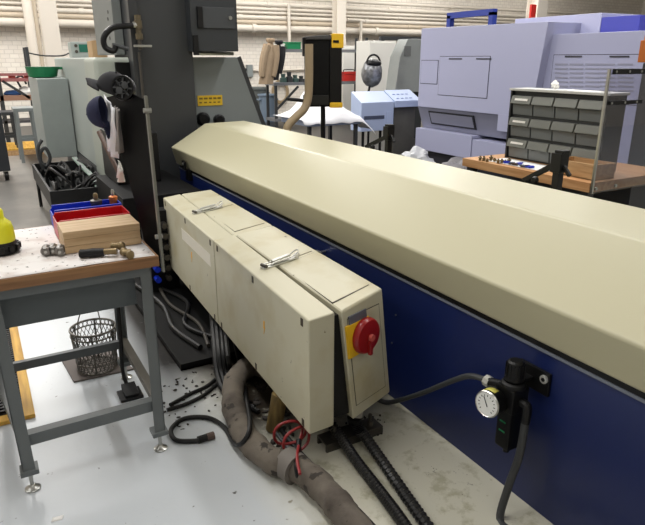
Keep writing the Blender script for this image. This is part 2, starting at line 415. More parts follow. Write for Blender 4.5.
# corner lines (X, Y) at the near end (k=0) and the far end (k=1)
LF = (Vector((.994, 1.862)), Vector((1.097, 4.290)))     # outer face of the lids
LB = (Vector((1.118, 1.872)), Vector((1.222, 4.281)))    # seam between lid and body
BBK = (Vector((1.404, 1.965)), Vector((1.462, 4.305)))   # back of the bodies
ZT, ZB = .718, .185
def P(line, k, z): q = line[0].lerp(line[1], k); return Vector((q.x, q.y, z))
def enclosure(label, k0, k1, tilt, ajar):
    c = P(LB, (k0 + k1) / 2, ZB)
    t = thing('electrical_enclosure', c, label, 'electrical box', 'cream enclosures on the feeder')
    g = .004 / 2.4
    ka, kb = k0 + g, k1 - g
    b0 = .016 + ajar * .02       # gap between lid and body at the near end, below
    def body(zb, zt, inset=0):
        f0 = P(LB, ka, 0); f1 = P(LB, kb, 0); r0 = P(BBK, ka, 0); r1 = P(BBK, kb, 0)
        sh = Vector((tilt, 0, 0)); pts = []
        for z in (zb, zt):
            w = 1 - (z - ZB) / (ZT - ZB)
            for q, dz, gp in ((f0, -.018, ajar), (r0, 0, 0), (r1, 0, 0), (f1, -.004, 0)):
                pts.append(Vector((q.x + .006 + gp * .024 + tilt * w * (1 if q in (f0, r0) else .5), q.y, z + (dz if z == zt else dz * .6))))
        return pts
    MB().hexa(body(ZB + .0, ZT)).build('body', CREAM2, t, bev=.014, seg=3)
    lp = []
    for z in (ZB - .01, ZT):
        for q, dz in ((P(LF, ka, 0), -.022), (P(LB, ka, 0), -.016), (P(LB, kb, 0), -.004), (P(LF, kb, 0), -.02)):
            lp.append(Vector((q.x, q.y, z + (dz if z == ZT else -dz * .3))))
    gk = []
    for z in (ZB + .012, ZT - .045):
        gk += [P(LB, ka + .012, z) + Vector((-.01, 0, 0)), P(LB, ka + .012, z) + Vector((.05 + .04 * ajar, 0, 0)), P(LB, kb - .004, z) + Vector((.02, 0, 0)), P(LB, kb - .004, z) + Vector((-.01, 0, 0))]
    MB().hexa(gk).build('gap_shade', BLACK, t)  # black filler added so the gap between lid and body stays dark
    lid = MB().hexa(lp).build('lid', CREAM2, t, bev=.009, seg=3)
    # slotted lid screws: a dark recess with a screw in it, four on the outer face
    for kk in (.05, .5, .95):
        for z in (ZT - .052, ZB + .022):
            q = P(LF, lerp(ka, kb, kk), z); MB().box(q.x - .002, q.x + .004, q.y - .011, q.y + .011, q.z - .017, q.z + .017).build('screw_slot', mat('slot_brown', (62, 52, 38), .6), lid, bev=.002)
    return t, lid, ka, kb
KM = (3.08 - 1.87) / (4.285 - 1.87)
tN, lidN, a0, a1 = enclosure('nearer cream electrical box with the red rotary switch on its end', 0, KM, .066, 1)
tF, lidF, a2, a3 = enclosure('farther cream electrical box with a plain end behind the box with the red switch', KM, 1, .02, 0)

def top_panel(t, ka, kb, w0=.1, w1=.9):
    def q(k, w, dz): a = P(LB, k, 0); b = P(BBK, k, 0); r = a.lerp(b, w); zz = ZT + .001 - .016 * (1 - w); return Vector((r.x + .006, r.y, zz + dz))
    k2 = ka + (kb - ka) * .52
    for (m0, m1) in ((ka + .03, k2 - .005), (k2 + .005, kb - .03)):
        MB().hexa([q(m0, w0, -.012), q(m0, w1, -.012), q(m1, w1, -.012), q(m1, w0, -.012), q(m0, w0, -.0004), q(m0, w1, -.0004), q(m1, w1, -.0004), q(m1, w0, -.0004)]).build('seam_line', DSTEEL, t)
        d = .006; e = .004; 
        MB().hexa([q(m0 + e * .5, w0 + d, -.012), q(m0 + e * .5, w1 - d, -.012), q(m1 - e * .5, w1 - d, -.012), q(m1 - e * .5, w0 + d, -.012),
                   q(m0 + e * .5, w0 + d, .0008), q(m0 + e * .5, w1 - d, .0008), q(m1 - e * .5, w1 - d, .0008), q(m1 - e * .5, w0 + d, .0008)]).build('top_panel', CREAM2, t)
top_panel(tN, a0, a1); top_panel(tF, a2, a3)

def latch(t, ya, x0, x1, skew):
    zt = ZT - .004
    base = Vector((x0, ya, zt)); d = Vector((x1 - x0, skew, 0)); L = d.length; d.normalize(); n = Vector((-d.y, d.x, 0)); up = Vector((0, 0, 1))
    pl = MB().bar(base + up * -.006, base + d * L + up * .004, .034, .008).build('toggle_latch', ZINC, t, bev=.002)
    MB().bar(base + d * L * .28 + up * .012, base + d * L * .78 + up * .02, .022, .02).build('latch_lever', ZINC, pl, bev=.004)
    for s in (-1, 1):
        MB().cyl(base + d * L * .08 + n * .013 * s + up * .008, base + d * L * .8 + n * .013 * s + up * .017, .0035, n=8).build('latch_rod', ZINC, pl)
    MB().cyl(base + d * L * .05 - n * .02 + up * .006, base + d * L * .05 + n * .02 + up * .006, .008, n=10).build('latch_hook', DSTEEL, pl)
    o = base + d * L * .86 + up * .018
    MB().tube([o + n * .016, o + n * .014 + d * .03 + up * .014, o + d * .04 + up * .02, o - n * .014 + d * .03 + up * .014, o - n * .016], .0035, n=6).build('latch_bail', ZINC, pl)
    MB().bar(base + d * L * .9 + up * .004, base + d * L * 1.06 + up * .02, .024, .012).build('latch_tail', WHITE, pl, bev=.003)
latch(tN, 2.48, 1.075, 1.285, .055)
latch(tF, 3.675, 1.125, 1.335, .06)

# the switch end of the near box: the tilted end face, built in its own frame
e0 = P(LB, a0, 0); e1 = P(BBK, a0, 0)
def endp(w, z, out=0):      # w 0..1 across the end face, z height
    k = 1 - (z - ZB) / (ZT - ZB)
    ex = (e1 - e0).normalized(); nrm = Vector((ex.y, -ex.x, 0))
    q = (e0 + Vector((.028 + .066 * k, 0, 0))).lerp(e1 + Vector((.006 + .066 * k, 0, 0)), w)
    return Vector((q.x, q.y, z)) + nrm * out
def endbox(w0, w1, z0, z1, o0, o1):
    return MB().hexa([endp(w0, z0, o0), endp(w1, z0, o0), endp(w1, z0, o1), endp(w0, z0, o1), endp(w0, z1, o0), endp(w1, z1, o0), endp(w1, z1, o1), endp(w0, z1, o1)])
ZE0, ZE1 = ZB + .05, ZT - .062
endbox(.10, .88, ZE0, ZE1, -.004, .0005).build('seam_line', DSTEEL, tN)
endbox(.115, .865, ZE0 + .004, ZE1 - .004, -.004, .0018).build('end_panel', CREAM2, tN)
endbox(.12, .54, ZT - .095, ZT - .055, -.003, .006).build('name_plate', mat('plate_grey', (96, 98, 106), .35), tN, bev=.002)
sw = endbox(.03, .58, ZT - .242, ZT - .092, -.003, .008).build('switch_plate', YELLOW, tN, bev=.002)
kc = endp(.42, ZT - .166, .006); kn = (endp(.5, .4, 1) - endp(.5, .4, 0))
MB().lathe([(.078, 0), (.080, .008), (.078, .022), (.072, .030), (.060, .033)], kc, kn, n=32).build('switch_knob', DKRED, sw)
hb = kc + kn * .038
MB().bar(hb + Vector((0, 0, .012)), hb + Vector((0, 0, -.080)), .018, .018, up=kn).build('switch_handle', DKRED, sw, bev=.004)
MB().cyl(hb, hb + kn * .013, .015, n=14).build('switch_screw', mat('pale_red', (200, 90, 80), .4), sw)
# stickers on the lids' outer faces
def lidbox(u0, u1, v0, v1, k0, th, m, nm, lid):
    q = [P(LF, k, 0) for k in (u0, u1)]
    MB().hexa([Vector((q[0].x - th, q[0].y, v0)), Vector((q[0].x + .004, q[0].y, v0)), Vector((q[1].x + .004, q[1].y, v0)), Vector((q[1].x - th, q[1].y, v0)),
               Vector((q[0].x - th, q[0].y, v1)), Vector((q[0].x + .004, q[0].y, v1)), Vector((q[1].x + .004, q[1].y, v1)), Vector((q[1].x - th, q[1].y, v1))]).build(nm, m, lid)
def kof(y): return (y - 1.862) / (4.29 - 1.862)
WSTICK = mat('faded_sticker', (226, 220, 204), .35)
lidbox(kof(3.16), kof(3.80), .515, .590, 0, .0008, WSTICK, 'faded_sticker', lidF)
def bolt_mark(lid, yc, zc, s):
    # small hazard mark: a yellow lightning bolt
    pts = [(-.25, 1), (.35, 1), (.1, .2), (.45, .2), (-.3, -1), (-.05, -.1), (-.4, -.1)]
    k = kof(yc); q = P(LF, k, 0)
    MB().prism([(q.x - .002, yc - a * s * .6, zc + b * s) for a, b in pts], (.003, 0, 0)).build('hazard_mark', mat('hazard_yellow', (240, 176, 24), .5), lid)
bolt_mark(lidN, 2.34, .47, .034); bolt_mark(lidF, 3.58, .45, .036)
gp = endp(.30, ZB, 0) + Vector((-.0, .06, 0))
MB().cyl(gp + Vector((0, 0, .01)), gp + Vector((-.02, -.01, -.05)), .034, n=14).build('cable_gland', mat('gland_grey', (150, 146, 138), .5), tN)
MB().lathe([(.030, 0), (.034, .01), (.034, .03), (.026, .034)], gp + Vector((-.02, -.01, -.085)), (0, 0, 1), n=14).build('gland_nut', BLACK, tN)
# supports under the boxes
tag(MB().cyl((.992, 2.22, 0), (1.03, 2.22, .178), .038, n=14).build('support_post', POSTW), 'oily yellowish round post under the cream boxes', 'post')
tp = thing('foot_plate', (1.28, 1.97, 0), 'small steel floor plate with bolts under the near cream box', 'plate')
MB().box(1.12, 1.42, 1.94, 2.03, .03, .042).build('plate', DSTEEL, tp, bev=.003)
for y in (1.94, 2.018): MB().box(1.12, 1.42, y, y + .012, 0, .03).build('flange', DSTEEL, tp)
for x in (1.18, 1.37):
    MB().cyl((x, 1.975, .042), (x, 1.975, .066), .016, n=6).cyl((x, 1.975, .066), (x, 1.975, .10), .009, n=8).build('bolt', DSTEEL, tp)
tr = thing('box_stand', (1.36, 3.3, 0), 'dark steel stand hidden behind the cream electrical boxes', 'stand')
for y in (2.25, 4.05): MB().bar((1.37, y, 0), (1.37, y, .20), .05, .05, up=(1, 0, 0)).build('leg', DKGREY, tr)

# ------------------------------------------------------------------ conduits, hoses, cables and ducts on the floor
def ribs(r): return lambda k, i: r * (1.0 if i % 2 else .74)
q0 = gp + Vector((-.02, -.01, -.085))
def conduit(pts, r, label):
    P2 = [Vector(p) for p in pts]; mb = MB()
    L = sum((b - a).length for a, b in zip(P2, P2[1:])); sub = max(4, int(L / .0085 / (len(P2) - 1)))
    mb.tube(P2, r, n=10, sub=sub, rf=ribs(r)); return tag(mb.build('corrugated_conduit', mat('conduit_black', (34, 34, 35), .3, dirt=.15), ang=20), label, 'conduit', 'corrugated conduits from the box')
conduit([q0 + Vector((0, 0, .02)), q0 + Vector((.006, -.03, -.03)), at(362, 432, Z=.06), at(378, 455, Z=.03), at(402, 490, Z=.026), at(428, 527, Z=.026), at(480, 600, Z=.026)], .026,
        'black corrugated conduit nearer the navy base, running along the floor')
conduit([(1.12, 2.06, .18), at(336, 430, Z=.07), at(356, 460, Z=.03), at(382, 494, Z=.026), at(406, 527, Z=.026), at(455, 600, Z=.026)], .025,
        'black corrugated conduit nearer the brown duct, running along the floor')
tag(MB().tube([(1.02, 2.3, .012), (1.01, 2.0, .012), (1.03, 1.7, .012), (1.045, 1.4, .012), (1.04, .8, .012)], .012, n=8).build('floor_cable', RUBBER), 'smooth black cable lying between brown duct and corrugated conduits', 'cable')
tag(MB().tube([(.985, 2.2, .009), (.985, 1.9, .009), (1.005, 1.6, .009), (1.015, 1.3, .009), (1.0, .8, .009)], .009, n=8).build('floor_cable', HOSE), 'thin grey cable beside the brown duct on the floor', 'cable')
tag(MB().box(.945, .962, .7, 2.0, 0, .05).box(.962, .98, .7, 2.0, 0, .006).build('cable_strip', DSTEEL), 'steel angle strip lying along the brown wrapped duct', 'strip')

duct = [at(300, 388, Z=.06), at(275, 372, Z=.06), at(252, 366, Z=.06), at(236, 378, Z=.06), at(233, 402, Z=.06), at(240, 424, Z=.06), at(250, 441, Z=.06), at(272, 460, Z=.06), at(290, 464, Z=.06), at(312, 478, Z=.06), at(334, 500, Z=.06), at(356, 528, Z=.06), at(400, 590, Z=.06)]
td = thing('wrapped_duct', (duct[6].x, duct[6].y, 0), 'brown cloth-wrapped duct snaking along the floor under the boxes', 'duct')
def wob(k, i): return .056 * (1 + .05 * math.sin(i * .9) + .04 * math.sin(i * 2.3 + 1))
for p in duct: p.z = .058
MB().tube(duct, .056, n=14, sub=7, rf=wob).build('duct', WRAP, td)
a = at(286, 462, Z=.058); b = at(297, 470, Z=.058); MB().cyl(a, b, .068, .066, n=16).build('cuff', mat('cuff_grey', (112, 106, 100), .7, dirt=.15), td)

def cable(pts, r, m, label, name='floor_cable', z=None, group=None):
    P2 = []
    for p in pts:
        P2.append(Vector(p) if len(p) == 3 and not isinstance(p[2], str) else at(p[0], p[1], Z=r))
    return tag(MB().tube(P2, r, n=8, sub=8).build(name, m), label, 'cable', group)
lc = [at(234, 340, X=1.14), at(240, 366, X=1.06), at(245, 392, X=.98)] + [at(u, v, Z=z) for u, v, z in ((250, 424, .128), (244, 441, .10), (235, 444, .03), (225, 428, .012), (212, 419, .012), (196, 417, .012), (181, 420, .012), (171, 430, .012), (176, 440, .012), (194, 441, .012), (202, 439, .014))]
tc_ = thing('plug_cable', (lc[10].x, lc[10].y, 0), 'black cable looped on the floor with a plug connector', 'cable')
MB().tube(lc, .011, n=8, sub=8).build('cable', RUBBER, tc_)
a = at(198, 440, Z=.016); b = at(214, 435, Z=.016)
MB().cyl(a, a.lerp(b, .6), .017, n=10).build('connector', BLACK, tc_)
MB().cyl(a.lerp(b, .55), b, .018, n=10).build('connector_nut', mat('connector_brown', (84, 66, 58), .5), tc_)
cable([(170, 405), (190, 394), (207, 386), (222, 374), (238, 366)], .010, RUBBER, 'upper black cable running from bench leg to the duct')
cable([(167, 410), (186, 404), (204, 395), (218, 384), (236, 378)], .010, RUBBER, 'lower black cable running from bench leg to the duct')
for i in range(4):
    u = 212 + i * 4.2; r = .019 if i < 2 else .013
    tag(MB().tube([at(u, 312 + i * 4, X=1.13), at(u + 3, 346 + i * 2, X=.98), at(u + 6, 374, Z=.04), at(u + 14, 392 + i * 2, Z=r), at(u + 34, 400 + i * 4, Z=r)], r, n=8).build('drop_cable', RUBBER),
        ('first', 'second', 'third', 'fourth')[i] + ' black drop cable from the left under the cream boxes', 'cable', 'cables dropping under the boxes')
tag(MB().tube([at(228, 338, X=1.15), at(232, 362, X=1.10), at(243, 378, X=1.08), at(262, 388, X=1.12)], .013, n=8).build('drop_cable', RUBBER), 'slack black cable curving right under the cream boxes', 'cable', 'cables dropping under the boxes')
for i, (x0_, x1_, h_) in enumerate(((.86, .93, .03), (.94, 1.1, .028), (1.02, .98, .03))):
    tag(MB().tube([(x0_, 4.4, h_), (x1_, 3.9, h_), (x0_ + .03, 3.5, h_), (x1_ + .02, 3.15, h_)], .018 - .003 * i, n=8).build('pan_cable', (RUBBER, RUBBER, mat('dirty_cable', (54, 50, 44), .6))[i]),
        ('leftmost', 'middle', 'rightmost')[i] + ' cable lying in the black shade pan', 'cable', 'cables lying in the shade pan')
rc = []
for i in range(25):
    th = i / 24 * 4.2 * math.pi; c0 = at(289, 434, Z=.11)
    rc.append(c0 + Vector((.065 * math.cos(th) + .0004 * i, .03 * math.sin(th * .5) - .002 * i, .055 * math.sin(th) + .003 * math.sin(3 * th))))
rc = [at(300, 474, Z=.12), at(297, 455, Z=.12)] + rc + [Vector((1.06, 2.16, .17))]
tag(MB().tube(rc, .0065, n=7, sub=4).build('red_cable', REDC), 'coiled red cable hanging under the near cream box', 'cable')
tag(MB().tube([at(299, 440, Z=.12), at(298, 455, Z=.10), at(297, 468, Z=.10), at(299, 480, Z=.05)], .012, n=8).build('hanging_lead', RUBBER), 'short black lead hanging over the brown duct', 'cable')
q = [(.80, 3.12), (1.60, 3.12), (1.60, 4.68), (.80, 4.68)]
t = thing('shade_pan', (1.2, 3.9, 0), 'black floor pan added for the shade under the far cream box', 'pan')  # made-up pan whose black colour stands for shade on the floor
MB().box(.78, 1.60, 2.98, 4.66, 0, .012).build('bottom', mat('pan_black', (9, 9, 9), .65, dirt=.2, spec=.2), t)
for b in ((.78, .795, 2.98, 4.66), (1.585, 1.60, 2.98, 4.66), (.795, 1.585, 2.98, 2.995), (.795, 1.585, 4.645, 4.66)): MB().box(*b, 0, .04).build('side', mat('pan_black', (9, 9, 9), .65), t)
# debris heap: chips and rags
db = MB()
rnd = random.Random(11)
for i in range(70):
    x = rnd.uniform(.55, .95); y = rnd.uniform(2.45, 2.95)
    db.ball((x, y, .003), (rnd.uniform(.003, .012), rnd.uniform(.003, .012), .003), 6, 4, .4)
for i in range(90):
    u = random.uniform(225, 300); v = random.uniform(385, 455)
    p = at(u, v, Z=.006)
    if p.x < .93: continue
    db.ball(p, (random.uniform(.006, .022), random.uniform(.006, .022), random.uniform(.004, .012)), 6, 4, .4)
for i in range(40):
    p = at(random.uniform(345, 385), random.uniform(415, 435), Z=.003); db.ball(p, random.uniform(.003, .007), 5, 3, .4)
tag(db.build('metal_chips', SMUDGE), 'dark metal chips and grime scattered under the boxes', 'debris', kind='stuff')

# ------------------------------------------------------------------ air regulator and its hoses
t = thing('air_regulator', (1.56, 1.40, .17), 'black air filter regulator with a white dial gauge on the navy base', 'regulator')
RX, RY = 1.555, 1.335
p1 = at(545, 379, X=1.63)
MB().box(1.628, 1.642, p1.y - .02, RY + .05, .50, .59).build('bracket_plate', BLACK, t, bev=.003)
MB().bar((1.632, RY, .545), (RX, RY, .545), .05, .012).build('bracket_arm', BLACK, t, bev=.003)
for dz in (0.0,):
    bo = MB().cyl((1.62, p1.y, p1.z), (1.630, p1.y, p1.z), .016, n=16).build('bolt', ZINC, t); MB().cyl((1.617, p1.y, p1.z), (1.622, p1.y, p1.z), .008, n=6).build('bolt_socket', BLACK, bo)
def zat(v): return at(516, v, X=RX).z
ztop = zat(360)
kb = MB().lathe([(.034, 0), (.036, .006), (.033, .012), (.032, .062), (.030, .072), (.022, .078)], (RX, RY, ztop - .078), n=22).build('pressure_knob', BLACK, t)
for i in range(14):
    th = i / 14 * 2 * math.pi; MB().box(-.003, .003, .031, .0345, ztop - .062, ztop - .012)
    m_ = MB(Matrix.Translation((RX, RY, 0)) @ Matrix.Rotation(th, 4, 'Z')); m_.box(-.003, .003, .030, .0350, ztop - .062, ztop - .012).build('grip_rib', BLACK, kb)
MB().lathe([(.044, 0), (.046, .008), (.044, .016), (.036, .022)], (RX, RY, ztop - .105), n=24).build('collar', RUBBER, t)
MB().box(RX - .04, RX + .04, RY - .042, RY + .042, ztop - .20, ztop - .10).build('valve_body', BLACK, t, bev=.008)
bw = MB().box(RX - .032, RX + .032, RY - .034, RY + .034, ztop - .36, ztop - .195).build('filter_bowl', BLACK, t, bev=.01)
for dz in (.245, .285): MB().box(RX - .0335, RX - .031, RY - .012, RY + .016, ztop - dz - .004, ztop - dz + .002).build('bowl_mark', GREEN, bw)
MB().cyl((RX, RY, ztop - .36), (RX, RY, ztop - .385), .012, n=12).build('drain_valve', BLACK, t)
# gauge, facing the aisle
gd = Vector((-.98, -.16, .06)).normalized(); gc = at(487, 404, X=1.455)
gs = gc - gd * .05
MB().cyl((RX - .03, RY + .01, gs.z), gs, .011, n=10).build('gauge_stem', BRASS, t)
gb = MB().lathe([(.048, 0), (.050, .004), (.050, .048), (.047, .052)], gc - gd * .05, gd, n=28).build('gauge', BLACK, t)
MB().lathe([(.0505, 0), (.0515, .003), (.048, .008), (.045, .004)], gc - gd * .003, gd, n=28, close=False).build('bezel', STEEL, gb)
MB().cyl(gc, gc + gd * .0028, .046, n=28).build('dial', GLASSF, gb)
gx = gd.orthogonal().normalized()
side = gd.cross(Vector((0, 0, 1))).normalized(); upv = side.cross(gd).normalized()
def dialpt(a, r, o): return gc + gd * o + (side * math.sin(a) + upv * math.cos(a)) * r
MB().bar(dialpt(.5, -.010, .0045), dialpt(.5, .030, .0045), .003, .001, up=gd).build('needle', BLACK, gb)
tk = MB()
for i in range(13):
    a_ = math.radians(-135 + i * 22.5); tk.bar(dialpt(a_, .030, .0032), dialpt(a_, .037, .0032), .002 if i % 2 else .003, .0006, up=gd)
tk.build('dial_ticks', BLACK, gb)
# yellow sticker wrapped over the top of the gauge case
n_ = 8; vs = []; 
for i in range(n_ + 1):
    a_ = math.radians(-20 + 100 * i / n_)
    for o in (-.040, -.010): vs.append(gc + gd * o + (-side * math.sin(-a_) * 1 + upv * math.cos(a_)) * .0508)
MB().add(vs, [(2 * i, 2 * i + 1, 2 * i + 3, 2 * i + 2) for i in range(n_)]).build('gauge_sticker', mat('sticker_yellow', (214, 206, 96), .5), gb, solid=.0006)
# fittings
hp = at(488, 380, X=1.56)
MB().cyl((RX, RY + .03, ztop - .12), (RX - .002, hp.y - .005, hp.z), .017, n=12).build('inlet_fitting', BLACK, t)
MB().cyl((RX, hp.y - .02, hp.z - .002), (RX, hp.y + .006, hp.z), .023, n=8).build('hose_clamp', ZINC, t)
of = at(524, 402, X=1.56)
MB().cyl((RX, RY - .03, ztop - .15), (RX, of.y, ztop - .15), .014, n=12).build('outlet_fitting', BRASS, t)
MB().tube([(RX, of.y + .01, ztop - .15), (RX, of.y - .018, ztop - .152), (RX - .002, of.y - .024, ztop - .18), (RX - .004, of.y - .024, ztop - .215)], .017, n=10).build('elbow', BLACK, t)
hpts = [Vector((RX, hp.y, hp.z))] + [at(u, v, X=x) for u, v, x in ((470, 376, 1.56), (452, 381, 1.58), (425, 392, 1.60), (400, 400, 1.60), (384, 402, 1.57), (366, 392, 1.53))]
tag(MB().tube(hpts, .012, n=10, sub=6).build('air_hose', HOSE), 'dark grey air hose drooping from the regulator towards the cream box', 'hose')
hz = Vector((RX - .004, of.y - .024, ztop - .20))
tag(MB().tube([hz, hz + Vector((-.003, .0, -.08)), at(518, 460, X=1.545), at(508, 488, X=1.52), at(500, 520, X=1.49), Vector((1.46, 1.17, .016)), Vector((1.40, 1.0, .013)), Vector((1.38, .7, .013))], .015, n=10, sub=6).build('air_hose', HOSE),
    'black hose hanging down from the regulator to the floor', 'hose')

# ------------------------------------------------------------------ work bench at the left
TZ, TX, TY0, TY1 = .880, .572, 2.385, 3.13
t = thing('workbench', (.2, 2.75, 0), 'grey steel workbench with a wooden top at the left', 'workbench')
MB().box(-.62, TX, TY0, TY1, TZ - .046, TZ).build('bench_top', WOODT, t, bev=.004)
for y in (TY0 + .03, TY1 - .06): MB().box(-.58, TX - .04, y, y + .02, TZ - .088, TZ - .046).build('top_rail', BENCHG, t)
MB().box(-.30, .485, TY0 + .10, TY1 - .12, TZ - .235, TZ - .046).build('drawer_box', mat('drawer_grey', (80, 86, 88), .45), t, bev=.003)
def bleg(top, bot, sx, sy, nm='leg'):
    a = Vector(top); b = Vector(bot) + Vector((0, 0, .085)); w = .046; h = .005
    L = MB()
    # an L-shaped angle: one flange along X, one along Y
    def fl(dx, dy, wx, wy):
        o = [Vector((0, 0, 0)), Vector((wx, 0, 0)), Vector((wx, wy, 0)), Vector((0, wy, 0))]
        L.hexa([b + q for q in o] + [a + q for q in o])
    fl(0, 0, sx * w, sy * h); fl(0, 0, sx * h, sy * w)
    lg = L.build(nm, BENCHG, t)
    c = Vector(bot) + Vector((sx * w * .5, sy * w * .5, 0))
    MB().box(c.x - .034, c.x + .034, c.y - .034, c.y + .034, .083, .103).build('foot_bracket', BENCHG, lg, bev=.003)
    MB().cyl((c.x, c.y, .01), (c.x, c.y, .09), .0075, n=10).build('foot_stem', STEEL, lg)
    MB().lathe([(.030, 0), (.030, .006), (.016, .014), (.010, .022)], (c.x, c.y, 0), n=18).build('foot_pad', STEEL, lg)
FR = at(161, 449, Z=0); FL = at(33, 489, Z=0)
RR = Vector((.50, 3.03, 0))
bleg((TX - .028, TY0 + .035, TZ - .046), (FR.x + .023, FR.y - .02, 0), -1, 1)
bleg((-.075, TY0 + .035, TZ - .046), (FL.x - .023, FL.y - .02, 0), 1, 1)
bleg((TX - .04, TY1 - .05, TZ - .046), (TX - .05, TY1 - .05, 0), -1, -1)
bleg((-.12, TY1 - .05, TZ - .046), (-.11, TY1 - .05, 0), 1, -1)
zb = .215
def onleg(top, bot, z): k = (z - .085) / (TZ - .046 - .085); return Vector(bot).lerp(Vector(top), k) * 1.0
lf = Vector((FL.x - .023, FL.y + .01, 0)); rf = Vector((FR.x + .023, FR.y + .01, 0))
MB().bar((lf.x + .03, lf.y + .012, zb), (rf.x - .01, rf.y + .012, zb), .012, .05).bar((lf.x + .03, lf.y + .03, zb + .022), (rf.x - .01, rf.y + .03, zb + .022), .04, .005).build('front_stretcher', BENCHG, t)
MB().bar((-.10, TY1 - .07, zb - .01), (TX - .06, TY1 - .07, zb - .01), .03, .045).build('rear_stretcher', mat('stretcher_dark', (84, 88, 90), .45), t, bev=.003)
MB().bar((rf.x - .01, rf.y + .03, zb + .01), (TX - .07, TY1 - .08, zb + .01), .04, .035).build('side_stretcher', mat('stretcher_brown', (92, 88, 80), .5, dirt=.2), t, bev=.003)
MB().bar((lf.x + .02, lf.y + .03, zb + .01), (-.11, TY1 - .08, zb + .01), .04, .035).build('side_stretcher', BENCHG, t, bev=.003)

def sheet(x0, x1, y0, y1, z, amp, seed, nu=24, nv=18):
    def fn(a, b):
        x = lerp(x0, x1, a); y = lerp(y0, y1, b)
        return (x + .006 * noise.noise((b * 4, seed, 0)), y + .006 * noise.noise((a * 4, seed, 2)), z + amp * abs(noise.noise((x * 5, y * 5, seed))))
    return MB().grid(fn, nu, nv)
tag(sheet(-.6, TX - .012, TY0 + .006, TY1 - .02, TZ + .0015, .004, 3).build('paper_sheet', SPAPER, solid=.0006), 'stained white paper sheet covering the wooden bench top', 'paper')
ZS = TZ + .006
def bin_thing(name, label, m, x0, x1, y0, y1, h0, h1):
    # open stacking bin with a lower front lip; front faces -X
    t = thing(name, ((x0 + x1) / 2, (y0 + y1) / 2, ZS), label, 'bin', 'plastic bins on the bench')
    th = .004; b = MB()
    b.box(x0, x1, y0, y1, ZS, ZS + th)
    b.prism([(x0, y0, ZS), (x1, y0, ZS), (x1, y0, ZS + h1), (x0 + .02, y0, ZS + h1), (x0, y0, ZS + h0)], (0, th, 0))
    b.prism([(x0, y1 - th, ZS), (x1, y1 - th, ZS), (x1, y1 - th, ZS + h1), (x0 + .02, y1 - th, ZS + h1), (x0, y1 - th, ZS + h0)], (0, th, 0))
    b.box(x0, x0 + th, y0, y1, ZS, ZS + h0).box(x1 - th, x1, y0, y1, ZS, ZS + h1)
    b.build('shell', m, t)
    for y in (y0 - .006, y1 - .002): MB().box(x0 + .01, x1, y, y + .008, ZS + h1 - .014, ZS + h1).build('rim', m, t, bev=.002)
bin_thing('storage_bin', 'blue plastic bin at the back of the bench', BLUEB, .245, .56, 2.99, 3.11, .072, .095)
bin_thing('storage_bin', 'red plastic bin between blue bin and wooden block', RED, .24, .555, 2.785, 2.955, .078, .092)
wb = thing('wooden_block', (.40, 2.66, ZS), 'pale pine block of stacked boards on the bench', 'block')
for i, (z0, z1, g) in enumerate(((0, .029, 0), (.0295, .062, .001), (.0625, .092, 0))):
    MB().box(.238 + g, .548 - g, 2.575 + g, 2.765 - g, ZS + z0, ZS + z1).build('board', WOODB, wb, bev=.002)
# brass valve with black grip
tl = thing('hand_valve', (.38, 2.50, ZS), 'brass valve with a black rubber grip before the wooden block', 'tool')
a = at(79, 254, Z=ZS + .016); b = at(104, 252, Z=ZS + .018); c = at(117, 251, Z=ZS + .02)
MB().lathe([(.012, 0), (.018, .006), (.0175, .03), (.019, .05), (.0175, .08), (.016, (b - a).length)], a, b - a, n=16).build('grip', RUBBER, tl)
MB().cyl(b, c, .0125, .0135, n=12).build('stem', BRASS, tl)
bd = MB(); bd.ball(at(121, 246, Z=ZS + .03), .019).ball(at(124, 252, Z=ZS + .018), .018); bd.cyl(at(112, 246, Z=ZS + .028), at(121, 246, Z=ZS + .03), .014, n=12)
bd.cyl(at(122, 253, Z=ZS + .018), at(131, 252, Z=ZS + .018), .013, n=12).build('valve_body', BRASS, tl)
MB().lathe([(.014, 0), (.018, .003), (.018, .012), (.012, .014)], at(129, 255, Z=ZS + .014), (.5, -.85, .2), n=14).build('hex_cap', BRASS, tl)
# chrome clamp pair
tc2 = thing('pipe_clamp', (.17, 2.66, ZS), 'grey metal pipe clamps left of the wooden block', 'clamp')
for i, (u, v) in enumerate(((46, 247), (53, 246), (60, 247))):
    p = at(u, v + 3, Z=ZS + .018); MB().lathe([(.012, -.02), (.019, -.018), (.020, .018), (.012, .02)], p, (.3, 1, .1), n=10).build('clamp_ring', mat('clamp_steel', (128, 124, 120), .45, metal=.7, dirt=.25, scale=30), tc2)
    MB().box(p.x - .012, p.x + .010, p.y - .03, p.y - .016, ZS + .002, ZS + .034).build('clamp_ear', mat('clamp_steel', (128, 124, 120), .45), tc2, bev=.003)
    MB().cyl((p.x - .005, p.y - .034, ZS + .018), (p.x - .005, p.y - .010, ZS + .018), .006, n=8).build('clamp_bolt', STEEL, tc2)
# yellow bottle / lamp at the frame's edge
p = at(2, 252, Z=ZS)
ty = thing('utility_lamp', (p.x, p.y, ZS), 'bright yellow round utility lamp with a black ribbed base', 'lamp')
MB().lathe([(.066, 0), (.070, .008), (.066, .018), (.070, .026), (.064, .036), (.058, .05)], (p.x, p.y, ZS), n=24).build('base', RUBBER, ty)
for i in range(12):
    th = 2 * math.pi * i / 12; MB(Matrix.Translation((p.x, p.y, 0)) @ Matrix.Rotation(th, 4, 'Z')).box(-.010, .010, .062, .076, ZS + .012, ZS + .036).build('base_rib', RUBBER, ty, bev=.002)
MB().lathe([(.058, .045), (.060, .06), (.058, .10), (.052, .125), (.036, .14), (.030, .15), (.030, .175), (.024, .185)], (p.x, p.y, ZS), n=24).build('body', LAMPY, ty)
